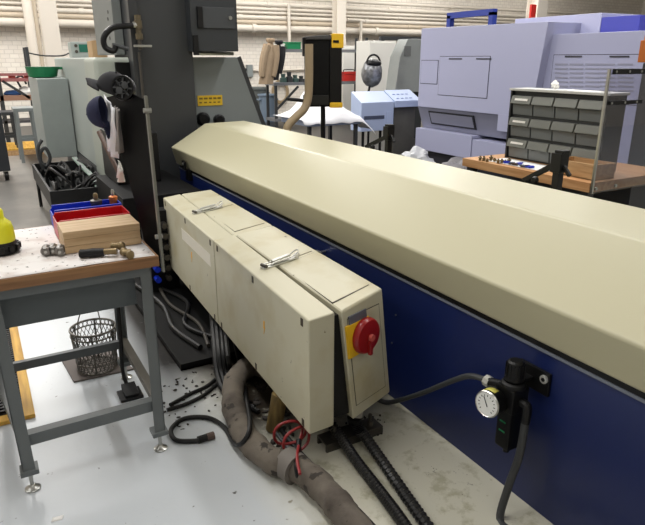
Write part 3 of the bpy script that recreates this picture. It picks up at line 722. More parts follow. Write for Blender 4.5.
# fittings standing in the bins
for (u, v0, nm, lab, m1, m2, h, r) in ((97, 205, 'pipe_fitting', 'grey cylindrical fitting with a brass tip standing in the blue bin', DSTEEL, BRASS, .105, .026),
                                       (113, 202, 'pipe_fitting', 'orange copper fitting with a steel collar standing in the blue bin', COPPER, STEEL, .115, .019)):
    q = at(u, v0, Z=ZS + .075); q.y = min(max(q.y, 3.03), 3.08); q.x = q.x * .99
    tt = thing(nm, (q.x, q.y, ZS + .004), lab, 'fitting')
    MB().lathe([(r, 0), (r, h * .8), (r * 1.12, h * .82), (r * 1.12, h * .95), (r * .6, h)], (q.x, q.y, ZS + .004), n=16).build('body', m1, tt)
    MB().lathe([(r * .4, 0), (r * .45, .02), (r * .3, .03)], (q.x, q.y, ZS + .004 + h), n=12).build('tip', m2, tt)

# smoked panel standing at the bench's right end, with its trim strip
SX = .588
t = thing('smoked_panel', (SX, 2.8, .80), 'dark smoked acrylic panel fixed to the right end of the bench', 'panel')
MB().prism([(SX, 2.42, .835), (SX, 2.44, 1.50), (SX, 2.75, 1.515), (SX, 3.22, 1.47), (SX, 2.74, .93), (SX, 2.70, .835)], (.006, 0, 0)).build('pane', SMOKED, t)
MB().hexa([(SX - .002, 2.400, .80), (SX + .009, 2.400, .80), (SX + .009, 2.422, .80), (SX - .002, 2.422, .80),
           (SX - .002, 2.430, 1.515), (SX + .009, 2.430, 1.515), (SX + .009, 2.452, 1.515), (SX - .002, 2.452, 1.515)]).build('trim_strip', mat('alu_trim', (128, 128, 120), .4, metal=.6, dirt=.1), t, bev=.002)
for z in (.95, 1.46): MB().cyl((SX - .014, 2.425, z), (SX + .016, 2.425, z), .010, n=8).build('knob', STEEL, t)

# caps, round vent, papers and stick hung on the panel
def cap(label, c, M, m):
    t = thing('baseball_cap', c, label, 'cap', 'caps on the smoked panel'); Mx = Matrix.Translation(c) @ M
    b = MB(Mx); nu, nv = 16, 7; vs = []; fs = []
    for j in range(nv + 1):
        th = (j / nv) * math.pi / 2
        for i in range(nu):
            p = 2 * math.pi * i / nu; vs.append((.072 * math.cos(p) * math.cos(th), .088 * math.sin(p) * math.cos(th), .095 * math.sin(th)))
    for j in range(nv): fs += [(j * nu + i, j * nu + (i + 1) % nu, (j + 1) * nu + (i + 1) % nu, (j + 1) * nu + i) for i in range(nu)]
    b.add(vs, fs).build('crown', m, t, solid=.003)
    v = MB(Mx); v.grid(lambda a, q: ((a - .5) * .145 * (1 - .35 * q * q), .075 + .075 * q - .03 * abs(a - .5) * 2, -.004 + .012 * (1 - (2 * a - 1) ** 2)), 10, 5).build('brim', m, t, solid=.004)
    MB(Mx).ball((0, 0, .096), .007, 8, 5).build('button', m, t)
    return t
def frame_m(xa, ya, za, sc=1.0):
    m = Matrix((xa, ya, za)).transposed().to_4x4(); return m @ Matrix.Diagonal((sc, sc, sc, 1))
dn = Vector((.1, -.1, -1)).normalized(); lf_ = Vector((-.87, .49, -.12)); lf_ = (lf_ - dn * lf_.dot(dn)).normalized()
pc = at(104, 112, X=.52); cap('navy cap hanging upright below the black cap on the dark panel', pc, frame_m(dn.cross(lf_), dn, lf_, .82), NAVYC)
yb_ = Vector((-.80, .45, .35)).normalized(); zb__ = Vector((.2, -.35, .9)); zb__ = (zb__ - yb_ * zb__.dot(yb_)).normalized()
pc = at(113, 90, X=.53); cap('black cap on top of the hung navy cap, its brim pointing left', pc, frame_m(yb_.cross(zb__), yb_, zb__, .8), BLACKC)
pv = at(123, 88, X=.555); d = Vector((-.6, -.78, .15)).normalized()
t = thing('round_vent', pv, 'round black vent cover with spokes beside the caps', 'vent')
MB().lathe([(.030, -.03), (.048, -.02), (.052, 0), (.050, .008), (.042, .008), (.042, 0)], pv, d, n=26).build('rim', BLACK, t)
x_ = d.orthogonal().normalized(); y_ = d.cross(x_)
for i in range(8):
    th = i * math.pi / 4; MB().bar(pv + d * .005 + (x_ * math.cos(th) + y_ * math.sin(th)) * .010, pv + d * .005 + (x_ * math.cos(th) + y_ * math.sin(th)) * .044, .006, .004, up=d).build('spoke', HOSE, t)
for s in (-1, 1): MB().lathe([(.014, 0), (.015, .004), (.008, .005)], pv + x_ * .016 * s + d * .006, d, n=12).build('hub', HOSE, t)
MB().lathe([(.026, 0), (.024, .003), (.022, 0)], pv + d * .006, d, n=20, close=False).build('ring', HOSE, t)
def hang(u, v, w, h, X, seed, m, label, ang, nm='hanging_rag', cat='rag'):
    c = at(u, v, X=X); 
    def fn(a, b):
        y = (a - .5) * w; z = -b * h
        k = noise.noise((a * 3, b * 2, seed)); y2 = y * (1 - .25 * b * math.sin(seed)) + .02 * k
        y3 = y2 * math.cos(ang) - z * math.sin(ang); z3 = y2 * math.sin(ang) + z * math.cos(ang)
        return (c.x + .022 * math.sin(a * 14 + seed) * (.4 + b) * .5 + .015 * k, c.y + y3, c.z + z3)
    return tag(MB().grid(fn, 14, 12).build(nm, m, solid=.0015), label, cat)
hang(109, 101, .20, .25, .545, 2, CLOTHW, 'white rag hanging under the caps on the dark panel', .25)
hang(117, 108, .07, .20, .56, 5, mat('grey_cloth', (168, 162, 158), .85), 'pale grey rag hanging beside the white rag', .25)
hang(120, 165, .09, .075, .565, 8, PAPER, 'small torn white paper stuck low on the dark panel', .4, 'paper_scrap', 'paper')
a = at(99, 132, X=.53); b = at(122, 180, X=.57)
tag(MB().cyl(a, b, .012, .010, n=10).build('wooden_stick', mat('dark_brown_wood', (84, 58, 44), .5)), 'dark brown wooden handle hanging below the caps', 'handle')

# things under the bench
c = at(98, 367, Z=.012)
t = thing('wire_basket', (c.x, c.y, .012), 'round dark wire basket standing under the bench', 'basket')
R0, R1, HB = .105, .118, .235
for z, r, q in ((0, R0, .006), (.05, R0 + .003, .004), (HB - .03, R1, .004), (HB, R1, .006)):
    MB().tube([(c.x + r * math.cos(i * math.pi / 16), c.y + r * math.sin(i * math.pi / 16), .014 + q + z) for i in range(33)], q, n=6, sub=1, close=False).build('hoop', DSTEEL, t)
ms = MB(); N = 30
for i in range(N):
    for s in (-1, 1):
        pts = []
        for k in range(5):
            f = k / 4; th = 2 * math.pi * i / N + s * f * .9; r = lerp(R0, R1, f); pts.append((c.x + r * math.cos(th), c.y + r * math.sin(th), .02 + f * HB))
        ms.tube(pts, .0022, n=4, sub=1)
for i in range(-4, 5):
    h = math.sqrt(max(0, R0 ** 2 - (i * .024) ** 2)); ms.tube([(c.x + i * .024, c.y - h, .02), (c.x + i * .024, c.y + h, .02)], .0022, n=4, sub=1).tube([(c.x - h, c.y + i * .024, .02), (c.x + h, c.y + i * .024, .02)], .0022, n=4, sub=1)
tag(ms.build('wire_mesh', DSTEEL, t), None, None, kind='stuff')
for i in range(6):
    th = i * math.pi / 3 + .3; MB().bar((c.x + R0 * math.cos(th), c.y + R0 * math.sin(th), .02), (c.x + R1 * math.cos(th), c.y + R1 * math.sin(th), .014 + HB), .010, .003).build('rib', DSTEEL, t)
for s in (-1, 1):
    MB().tube([(c.x - .03 + s * .06, c.y - .09, HB), (c.x - .02 + s * .055, c.y - .05, HB + .09), (c.x + s * .03, c.y, HB + .16)], .003, n=6).build('handle_wire', DSTEEL, t)
q = [at(u, v, Z=0) for u, v in ((74, 383), (62, 362), (108, 350), (134, 370))]
tag(MB().prism([(p.x, p.y, 0) for p in q], (0, 0, .010)).build('floor_board', MATB, bev=.002), 'flat brown board lying under the wire basket', 'board')
t = thing('floor_mat', (-.3, 3.4, 0), 'black ribbed floor mat with a yellow wooden border at far left', 'mat')
MB().box(-.02, .028, 2.88, 4.1, 0, .022).build('border_strip', WOODY, t, bev=.003)
MB().box(-.9, -.02, 2.88, 2.94, 0, .022).build('border_strip', WOODY, t, bev=.003)
MB().box(-.9, -.02, 2.97, 4.1, 0, .008).build('mat_base', RUBBER, t)
rb = MB()
for i in range(36): rb.box(-.9, -.021, 2.985 + i * .031, 2.985 + i * .031 + .016, .008, .018)
tag(rb.build('mat_ribs', RUBBER, t), None, None, kind='stuff')
q = at(131, 396, Z=0)
t = thing('foot_pedal', (q.x, q.y, 0), 'black foot pedal on the floor behind the bench leg', 'pedal')
MB().box(q.x - .06, q.x + .055, q.y - .05, q.y + .06, 0, .016).build('base', BLACK, t, bev=.004)
MB().hexa([(q.x - .035, q.y - .04, .018), (q.x + .035, q.y - .04, .018), (q.x + .035, q.y + .05, .018), (q.x - .035, q.y + .05, .018),
           (q.x - .035, q.y - .04, .03), (q.x + .035, q.y - .04, .03), (q.x + .035, q.y + .05, .055), (q.x - .035, q.y + .05, .055)]).build('treadle', RUBBER, t, bev=.004)
MB().tube([(q.x, q.y + .06, .02), (q.x - .01, q.y + .1, .1), (q.x, q.y + .11, .25), (q.x + .01, q.y + .12, .5)], .01, n=8).build('cord', RUBBER, t)
q = at(57, 519, Z=.001)
tag(MB().add([(q.x - .022, q.y - .008, .001), (q.x + .018, q.y - .012, .001), (q.x + .026, q.y + .008, .004), (q.x - .014, q.y + .014, .002)], [(0, 1, 2, 3)]).build('paper_scrap', PAPER, solid=.001), 'tiny white paper scrap on the floor in the foreground', 'paper')
# valve manifold with blue coils by the tower's foot
q = at(167, 310, Y=4.2)
t = thing('valve_manifold', (q.x, 4.2, 0), 'dark valve manifold with small blue coils behind the bench leg', 'valves')
MB().box(q.x - .10, q.x + .12, 4.22, 4.34, 0, .62).build('backplate', BLACK, t, bev=.005)
for i in range(6):
    for j in range(2):
        z = .12 + i * .08; MB().cyl((q.x - .05 + j * .08, 4.16, z), (q.x - .05 + j * .08, 4.22, z), .022, n=12).build('coil', BLUEB if j == 0 else DSTEEL, t)

# ------------------------------------------------------------------ the lathe behind the feeder
t = thing('lathe', (2.0, 7.4, 0), 'large grey lathe with a dark tower at the end of the bar feeder', 'machine')
x0 = at(131, 20, Y=6.0).x; x1 = at(196, 100, Y=6.0).x
MB().box(x0, x1, 6.0, 6.9, .06, 2.75).build('tower', DKGREY, t, bev=.012)
MB().box(x0 - .03, x0 + .05, 5.93, 6.02, 0.1, 2.72).build('tower_rail', mat('rail_grey', (46, 48, 50), .4), t, bev=.006)
sp = MB().box(x0 - .09, x0 - .005, 6.35, 7.35, 1.69, 2.75).build('side_plate', mat('plate_midgrey', (116, 120, 118), .5), t, bev=.01)
for (u, v) in ((108, 12), (108, 19), (110, 38)):
    q = at(u, v, X=x0 - .09); MB().cyl((x0 - .094, q.y, q.z), (x0 - .086, q.y, q.z), .017, n=10).build('hole', BLACK, sp)
c0 = at(195, 52, Y=5.85); c1 = at(239, 52, Y=5.85)
cb = MB().box(c0.x - .02, c1.x, 5.86, 6.9, 1.72, 2.8).build('control_cabinet', CABGREY, t, bev=.008)
a = at(201, 28, Y=5.85); b = at(234, 8, Y=5.85)
MB().box(a.x, b.x, 5.845, 5.862, a.z, b.z).build('cabinet_door', mat('cab_door', (62, 65, 68), .4), cb, bev=.004)
MB().box(a.x - .03, a.x + .02, 5.83, 5.862, a.z, b.z).build('door_hinge', BLACK, cb, bev=.003)
k = at(230, 18, Y=5.84); MB().cyl((k.x, 5.845, k.z), (k.x, 5.825, k.z), .018, n=14).build('door_lock', STEEL, cb)
k = at(195, 44, Y=5.85); MB().box(k.x - .02, k.x + .03, 5.83, 5.862, k.z - .1, k.z + .08).build('cabinet_hinge', BLACK, cb, bev=.004)
k = at(226, 52, Y=5.85); MB().cyl((c0.x + .05, 5.95, 1.70), (c1.x - .02, 5.95, 1.70), .016, n=8).build('under_rail', STEEL, cb)
# slanted headstock guard with yellow label
g = [at(194, 55, Y=6.15), at(237, 55, Y=6.15), at(266, 135, Y=6.15)]
MB().prism([(x1 - .02, 6.15, .3), (x1 - .02, 6.15, g[0].z - .02), (g[1].x, 6.15, g[1].z - .02), (g[2].x + .05, 6.15, g[2].z - .15), (g[2].x + .05, 6.15, .3)], (0, 2.4, 0)).build('headstock_guard', MIDGREY, t, bev=.008)
ed = g[2] - g[1]
MB().bar(g[1] + Vector((.015, .02, -.02)), g[1] + ed * 1.25 + Vector((.015, .02, 0)), .06, .03, up=(0, 1, 0)).build('guard_edge', mat('edge_dark', (58, 60, 62), .4), t, bev=.004)
a = at(198, 106, Y=6.145); b = at(222, 95, Y=6.145)
lb = MB().box(a.x, b.x, 6.142, 6.152, a.z, b.z).build('warning_label', LABELY, t)
for i, (w0, w1) in enumerate(((.06, .2), (.25, .40), (.45, .58), (.63, .76), (.8, .94))):
    MB().box(lerp(a.x, b.x, w0), lerp(a.x, b.x, w1), 6.1405, 6.143, lerp(a.z, b.z, .62), lerp(a.z, b.z, .8)).box(lerp(a.x, b.x, w0), lerp(a.x, b.x, w1) - .01, 6.1405, 6.143, lerp(a.z, b.z, .25), lerp(a.z, b.z, .38)).build('label_print', mat('label_ink', (120, 96, 20), .6), lb)
for (u, v, r) in ((203, 116, .07), (219, 117, .06)):
    q = at(u, v + 3, Y=6.14); MB().lathe([(r, 0), (r, .03), (r * .7, .05)], (q.x, 6.15, q.z), (0, -1, 0), n=14).build('boss', BLACK, t)
MB().box(.90, 1.54, 4.75, 5.90, .0, .62).build('dark_base', mat('base_black', (14, 14, 15), .6, dirt=.2, spec=.2), t, bev=.01)  # black base block added to darken the area below the tower
MB().box(.98, 1.36, 5.3, 5.90, .62, 1.05).build('motor_cover', BLACK, t, bev=.02)
# pipework on the tower
px = at(139, 40, Y=5.9); zt_ = at(139, 15, Y=5.9).z; zl = at(139, 50, Y=5.9).z
MB().cyl((px.x, 5.88, zl), (px.x, 5.88, zt_), .018, n=12).build('valve_stack', DSTEEL, t)
for v, r, h in ((17.5, .030, .02), (24.5, .036, .035), (31, .026, .02), (36.5, .034, .025)):
    q = at(139, v, Y=5.88); MB().cyl((px.x, 5.88, q.z - h), (px.x, 5.88, q.z + h), r, n=8).build('pipe_union', mat('dull_brass', (104, 94, 74), .45, metal=.6), t)
q = at(133, 25, Y=5.88); MB().cyl((q.x, 5.88, q.z), (px.x, 5.88, q.z), .03, n=10).build('pipe_union', STEEL, t)
q = at(138, 46, Y=5.88); MB().bar((px.x - .06, 5.86, q.z), (px.x + .10, 5.86, q.z), .03, .02).build('valve_lever', STEEL, t, bev=.004)
lp_ = [at(u, v, Y=5.88) for u, v in ((135, 26), (124, 26), (112, 28), (104, 37), (105, 47), (113, 51), (116, 46))]
MB().tube(lp_, .026, n=10).build('loop_hose', BLACK, t)
MB().tube([at(u, v, Y=5.9) for u, v in ((112, 45), (118, 46), (128, 49))], .018, n=8).build('branch_hose', HOSE, t)
a = at(139, 52, Y=5.9); MB().cyl((a.x, 5.9, .9), (a.x, 5.9, a.z), .013, n=8).build('drop_tube', DSTEEL, t)
# left side bodies
MB().box(1.10, 2.2, 6.85, 9.6, .5, 1.665).build('side_cover', LTGREY, t, bev=.03, seg=3)
MB().box(1.06, 1.45, 6.25, 6.86, .28, 1.665).build('end_cover', mat('pale_green_grey', (176, 182, 172), .45), t, bev=.05, seg=4)
v0 = at(117, 60, Y=6.22); MB().box(v0.x - .02, 1.5, 6.215, 6.26, 1.2, 1.62).build('vent_slot', BLACK, t)
MB().box(.735, 1.09, 8.4, 9.6, .45, 1.42).build('rear_cover', mat('far_grey', (150, 158, 156), .45), t, bev=.015)
MB().box(1.1, 2.6, 6.3, 9.6, .0, .5).build('bed', mat('bed_grey', (70, 72, 74), .5), t, bev=.01)
# basin and boxes on top of the lathe
q = at(47, 78, Y=8.9)
t = thing('green_basin', (q.x, 8.9, 1.42), 'green plastic basin on the grey rear cover of the lathe', 'basin')
MB().lathe([(.12, 0), (.17, .01), (.20, .13), (.21, .135), (.19, .13), (.16, .02), (.02, .015)], (.86, 8.9, 1.421), n=26).build('basin', GREEN, t)
MB().box(1.04, 1.11, 8.84, 8.94, 1.52, 1.552).build('grip', GREEN, t, bev=.006)
t = thing('measuring_box', (1.55, 8.6, 1.667), 'grey bench instrument with a green screen on top of the lathe', 'instrument')
a = at(72, 56, Y=8.6); b = at(91, 42, Y=8.6)
MB().box(a.x, b.x, 8.6, 8.85, 1.667, b.z).build('case', LTGREY, t, bev=.012)
MB().box(lerp(a.x, b.x, .38), b.x - .03, 8.592, 8.602, lerp(1.667, b.z, .35), b.z - .03).build('screen', LCDG, t)
for i in range(2): MB().cyl((a.x + .06, 8.6, 1.74 + i * .07), (a.x + .06, 8.585, 1.74 + i * .07), .02, n=10).build('dial', DSTEEL, t)
MB().tube([(a.x - .02, 8.7, 1.72), (a.x - .12, 8.6, 1.69), (a.x - .35, 8.5, 1.69), (a.x - .5, 8.55, 1.72)], .009, n=7).build('lead', DKGREY, t)
a = at(93, 56, Y=7.6); b = at(106, 41, Y=7.6)
t = thing('cardboard_box', ((a.x + b.x) / 2, 7.7, 1.667), 'small cardboard box on top of the lathe by the tower', 'box')
MB().box(a.x, b.x, 7.6, 7.9, 1.667, b.z).build('carton', CARD, t, bev=.004)
MB().box(a.x + .03, b.x - .03, 7.62, 7.88, b.z - .002, b.z + .006).build('flap', CARD, t)
a = at(48, 45, Y=12); 
# chip tray and its cables
t = thing('chip_tray', (.8, 6.9, 0), 'black drip tray on legs beside the lathe', 'tray')
MB().box(.50, 1.04, 5.95, 7.7, .33, .36).build('tray_floor', BLACK, t)
MB().box(.49, .51, 5.95, 7.7, .33, .50).box(1.03, 1.05, 5.95, 7.7, .33, .50).box(.49, 1.05, 5.94, 5.96, .33, .50).box(.49, 1.05, 7.69, 7.71, .33, .50).build('tray_wall', mat('tray_black', (15, 15, 17), .5), t)
for x, y in ((.52, 5.98), (1.02, 5.98), (.52, 7.66), (1.02, 7.66)): MB().cyl((x, y, 0), (x, y, .34), .018, n=8).build('leg', BLACK, t)
CABM = [RUBBER, HOSE, mat('pale_green_cable', (120, 140, 128), .5), mat('pale_grey_cable', (130, 130, 132), .5)]
rnd = random.Random(7)
tcb = MB()
for i in range(14):
    x = rnd.uniform(.62, .96); y = rnd.uniform(6.2, 7.3); pts = [(x, y, .38)]
    for k in range(5):
        x = min(max(x + rnd.uniform(-.18, .18), .56), .98); y = min(max(y + rnd.uniform(-.35, .35), 6.0), 7.6); pts.append((x, y, rnd.uniform(.40, .60)))
    pts.append((x, y, .375))
    tcb.tube(pts, rnd.choice((.012, .016, .02)), n=6, sub=5)
tag(tcb.build('cable_tangle', RUBBER), 'tangle of black cables piled on the drip tray', 'cables', kind='stuff')
for i, (dx, cm) in enumerate(((0, 2), (.05, 3), (.1, 2))):
    pts = [at(u, v, Y=y) + Vector((dx * .3, 0, 0)) for u, v, y in ((73, 158, 7.2), (82, 168, 6.8), (92, 178, 6.4), (97, 190, 6.1), (98, 205, 5.85))]
    tag(MB().tube(pts, .013, n=7).build('coolant_hose', CABM[cm]), ('leftmost', 'middle', 'rightmost')[i] + ' pale hose of three curving down behind the blue bin', 'hose', 'pale hoses behind the blue bin')
lpz = [at(u, v, Y=7.5) for u, v in ((42, 140), (38, 148), (40, 160), (46, 166), (50, 158), (45, 148), (40, 155), (44, 170), (56, 172))]
tag(MB().tube(lpz, .02, n=7).build('looped_cable', CABM[1]), 'grey looped cable hanging at the left corner of the drip tray', 'cable')

# ------------------------------------------------------------------ control pendant with gooseneck behind the feeder
PY = 5.80
o = at(323, 105, Y=PY)
R = Matrix.Translation((o.x, PY, 0)) @ Matrix.Rotation(math.radians(-24), 4, 'Z')
KS = PY / 5.2
t = thing('control_pendant', (o.x, PY, 0), 'black control pendant with yellow corner guards on a black pole', 'pendant')
zb_, zt2 = at(323, 106, Y=PY).z, at(323, 37, Y=PY).z
PB = mat('pendant_black', (7, 7, 8), .5, spec=.2)
MB(R).box(-.19, .06, -.12, .14, zb_, zt2 - .02).build('housing', PB, t, bev=.012)
MB(R).hexa([(-.215, -.14, zt2 - .03), (.07, -.14, zt2 - .03), (.07, .16, zt2 - .03), (-.215, .16, zt2 - .03),
            (-.205, -.13, zt2 + .0), (.07, -.13, zt2 + .02), (.07, .16, zt2 + .02), (-.205, .16, zt2 + .0)]).build('hood', mat('hood_black', (40, 38, 36), .5), t, bev=.01)
MB(R).box(-.22, -.19, -.15, .0, zt2 - .19, zt2 - .01).build('hood_skirt', PB, t, bev=.006)
MB(R).box(.06, .185, -.13, .16, zb_ + .02, zt2 - .01).build('screen_bezel', mat('bezel_black', (11, 10, 11), .4, spec=.3), t, bev=.008)
yg = MB(R).box(.075, .20, -.142, .17, zt2 - .11, zt2 + .03).build('corner_guard', YELLOW, t, bev=.012)
MB(R).box(.09, .15, -.146, -.138, zt2 - .06, zt2 - .035).build('guard_slot', BLACK, yg)
MB(R).box(.06, .195, -.14, .17, zb_ - .01, zb_ + .045).build('corner_guard', YELLOW, t, bev=.01)
MB(R).box(-.215, .05, -.145, .02, zb_ + .02, zb_ + .12).build('clamp_band', mat('band_black', (10, 10, 10), .4), t, bev=.008)
MB().cyl((o.x, PY, .03), (o.x, PY, zb_ + .02), .026, n=14).build('pole', BLACK, t)
MB().lathe([(.2, 0), (.2, .02), (.05, .035), (.03, .06)], (o.x, PY, 0), n=24).build('base', BLACK, t)
MB().tube([at(u, v, Y=PY - .16) for u, v in ((287, 99), (297, 100), (306, 101))], .018, n=8).build('lever', BLACK, t)
gpts = [at(u, v, Y=PY - .19) for u, v in ((309, 44), (309, 60), (309, 80), (308, 98), (304, 109), (296, 117), (288, 126))]
gpts += [gpts[-1] + Vector((-.02, 0, -.12)), gpts[-1] + Vector((-.02, 0, -.5))]
MB().tube(gpts, .042, n=14, sub=6).build('gooseneck_tube', TUBEB, t)

# ------------------------------------------------------------------ right-hand oak bench, drawer cabinet, acrylic shield
t = thing('parts_bench', (3.85, 3.2, 0), 'oak topped bench behind the bar feeder at right', 'workbench')
BZ = .88
MB().box(3.44, 4.35, 2.52, 3.74, BZ - .065, BZ).build('bench_top', WOODR, t, bev=.004)
for x, y in ((3.5, 2.58), (4.29, 2.58), (3.5, 3.68), (4.29, 3.68)): MB().box(x - .03, x + .03, y - .03, y + .03, 0, BZ - .065).build('leg', DKGREY, t)
MB().box(3.5, 4.3, 2.57, 3.70, .2, .23).build('shelf', DKGREY, t)
MB().box(3.95, 4.3, 2.56, 3.70, .23, BZ - .07).build('back_panel', mat('panel_dark', (58, 60, 66), .5), t)
t = thing('drawer_cabinet', (3.9, 3.12, BZ), 'grey small-parts drawer cabinet standing on the oak bench', 'cabinet')
OX, OY0, OY1, OZ0, OZ1 = 3.76, 2.705, 3.585, BZ + .001, 1.415
MB().box(OX + .02, OX + .19, OY0, OY1, OZ0, OZ1).build('case_back', mat('case_dark', (40, 42, 44), .5), t, bev=.004)
MB().box(OX - .012, OX + .20, OY0 - .012, OY1 + .012, OZ1 - .002, OZ1 + .016).build('top_board', mat('top_pale', (196, 196, 192), .5), t, bev=.003)
for y in (OY0, OY1 - .016): MB().box(OX - .005, OX + .02, y, y + .016, OZ0, OZ1).build('case_side', mat('case_dark', (40, 42, 44), .5), t)
cw = (OY1 - OY0 - .04) / 4; rh = (OZ1 - OZ0 - .03) / 3.0
proto = None
for r in range(3):
    for c in range(4):
        ya = OY0 + .02 + c * cw + .006; za = OZ0 + .014 + r * rh; yb = ya + cw - .012; zc = za + rh - .022
        lean = .018
        dr = MB().hexa([(OX + .012, ya, za), (OX + .06, ya, za), (OX + .06, yb, za), (OX + .012, yb, za), (OX + .002, ya, zc - .065), (OX + .06, ya, zc - .065), (OX + .06, yb, zc - .065), (OX + .002, yb, zc - .065)]).build('drawer', DRAWER, t, bev=.003)
        lp2 = MB().hexa([(OX - .03, ya, zc - .06), (OX + .03, ya, zc - .06), (OX + .03, yb, zc - .06), (OX - .03, yb, zc - .06), (OX - .012, ya, zc), (OX + .04, ya, zc), (OX + .04, yb, zc), (OX - .012, yb, zc)]).build('drawer_lip', DRAWLIP, dr, bev=.006)
        if c == 3:
            MB().hexa([(OX - .026, ya + .03, zc - .036), (OX - .018, ya + .03, zc - .036), (OX - .018, yb - .04, zc - .036), (OX - .026, yb - .04, zc - .036),
                       (OX - .022, ya + .03, zc - .02), (OX - .012, ya + .03, zc - .02), (OX - .012, yb - .04, zc - .02), (OX - .022, yb - .04, zc - .02)]).build('drawer_tag', WHITE, dr)
tag(sheet(OX + .02, OX + .18, OY0 + .12, OY1 - .35, OZ1 + .0165, .008, 9, 10, 10).build('paper_sheet', PAPER, solid=.001), 'white paper lying on top of the drawer cabinet', 'paper')
q = at(555, 85, X=OX + .1); tag(MB().ball((OX + .1, q.y, OZ1 + .05), (.02, .035, .028), 10, 7, .6).build('crumpled_tissue', PAPER), 'small crumpled white tissue on the drawer cabinet', 'tissue')
# small brass parts and blue connectors on the bench
tag(sheet(3.50, 3.74, 2.95, 3.55, BZ + .002, .003, 12, 8, 12).build('paper_sheet', PAPER, solid=.0008), 'white paper under small parts on the oak bench', 'paper')
rnd = random.Random(3)
for i in range(9):
    u = 480 + i * 3.6; p = at(u, 161 + rnd.uniform(-1, 1) + i * .3, Z=BZ); h = rnd.uniform(.025, .05)
    tag(MB().lathe([(.012, 0), (.012, h * .5), (.017, h * .52), (.017, h * .7), (.008, h * .75), (.007, h)], (p.x, p.y, BZ), n=10).build('brass_fitting', BRASS), ('first', 'second', 'third', 'fourth', 'fifth', 'sixth', 'seventh', 'eighth', 'ninth')[i] + ' small brass fitting from the left on the oak bench', 'fitting', 'brass fittings on the oak bench')
for i in range(7):
    p = at(507 + i * 4.0, 163 + rnd.uniform(-1.5, 1.5) + i * .7, Z=BZ + .006); M = Matrix.Translation(p) @ Matrix.Rotation(rnd.uniform(0, 3), 4, 'Z')
    m_ = (BLUEB, mat('slate_part', (70, 84, 110), .5), mat('dark_part', (60, 46, 44), .5))[i % 3]
    MB_ = MB(M); MB_.box(-.022, .022, -.010, .010, 0, .016).cyl((.02, 0, .008), (.045, 0, .008), .006, n=8)
    tag(MB_.build('small_connector', m_, bev=.002), ('blue', 'slate grey', 'dark brown')[i % 3] + ' small connector, ' + ('first', 'second', 'third', 'fourth', 'fifth', 'sixth', 'seventh')[i] + ' from the left on the oak bench paper', 'connector', 'connectors on the oak bench paper')
t = thing('wooden_tray', (3.72, 2.72, BZ), 'low wooden tray box on the oak bench beside the acrylic shield', 'tray')
a = (3.50, 3.755, 2.56, 2.70)
x0, x1, y0, y1 = 3.52, 3.73, 2.56, 2.90
for b in ((x0, x0 + .014, y0, y1), (x1 - .014, x1, y0, y1), (x0 + .014, x1 - .014, y0, y0 + .014), (x0 + .014, x1 - .014, y1 - .014, y1)):
    MB().box(*b, BZ + .001, BZ + .105).build('side_board', WOODX, t, bev=.002)
MB().box(x0, x1, y0, y1, BZ + .0005, BZ + .008).build('bottom_board', WOODX, t)
# black clamp stand at the feeder's back
def stand(label, X, u, vtop, vbase, arm, dy):
    a = at(u, vtop, X=X); t = thing('roller_stand', (X, a.y, 0), label, 'stand', 'black clamp stands behind the feeder')
    MB().box(X - .022, X + .022, a.y - .022, a.y + .022, .02, a.z - .03).build('post', BLACK, t, bev=.004)
    MB().box(X - .10, X + .10, a.y - .10, a.y + .10, 0, .02).build('base', BLACK, t, bev=.004)
    MB().box(X - .035, X + .035, a.y - .035, a.y + .035, a.z - .12, a.z - .01).build('head_block', BLACK, t, bev=.006)
    MB().box(X - .028, X + .028, a.y - .04, a.y + .02, a.z - .012, a.z + .006).build('top_clamp', RUBBER, t, bev=.004)
    e = [at(p, q, X=X) for p, q in arm]
    MB().bar(e[0], e[1], .03, .03).build('arm', BLACK, t, bev=.004)
    k = Vector((X - .03, e[1].y - (e[1].y - e[0].y) * .55, lerp(e[1].z, e[0].z, .6) - .05)); MB().lathe([(.02, 0), (.022, .01), (.015, .025)], k, (-1, 0, 0), n=12).build('arm_knob', BLACK, t)
    MB().bar((X, a.y - .03, a.z - .08), (X, a.y - .08, a.z - .13), .02, .02, up=(1, 0, 0)).build('lever', BLACK, t, bev=.003)
    return t
stand('black clamp stand before the wooden tray on the oak bench', 2.85, 561, 151, 187, ((556, 164), (523, 181)), 0)
stand('black clamp stand below the pale blue console', 2.95, 389, 125, 155, ((386, 137), (366, 147)), 0)
# acrylic shield
AY = 2.50
t = thing('acrylic_shield', (3.9, AY, .81), 'clear acrylic shield with black hinge strips screwed to the oak bench', 'shield')
MB().box(3.45, 4.60, AY, AY + .008, .812, 1.585).build('pane', CLEAR, t)
MB().box(3.438, 3.452, AY - .004, AY + .012, .812, 1.59).build('edge_trim', STEEL, t)
for z0, z1, xx in ((1.56, 1.592, 4.6), (1.375, 1.40, 3.80)):
    h = MB().box(3.47, xx, AY - .014, AY + .002, z0, z1).build('hinge_strip', BLACK, t, bev=.003)
    for xk in (3.49, 3.62, 3.74): MB().cyl((xk, AY - .018, (z0 + z1) / 2), (xk, AY - .012, (z0 + z1) / 2), .008, n=8).build('hinge_screw', STEEL, h)
for x in (3.478, 3.68): MB().cyl((x, AY - .006, .842), (x, AY + .01, .842), .011, n=12).build('screw', STEEL, t)
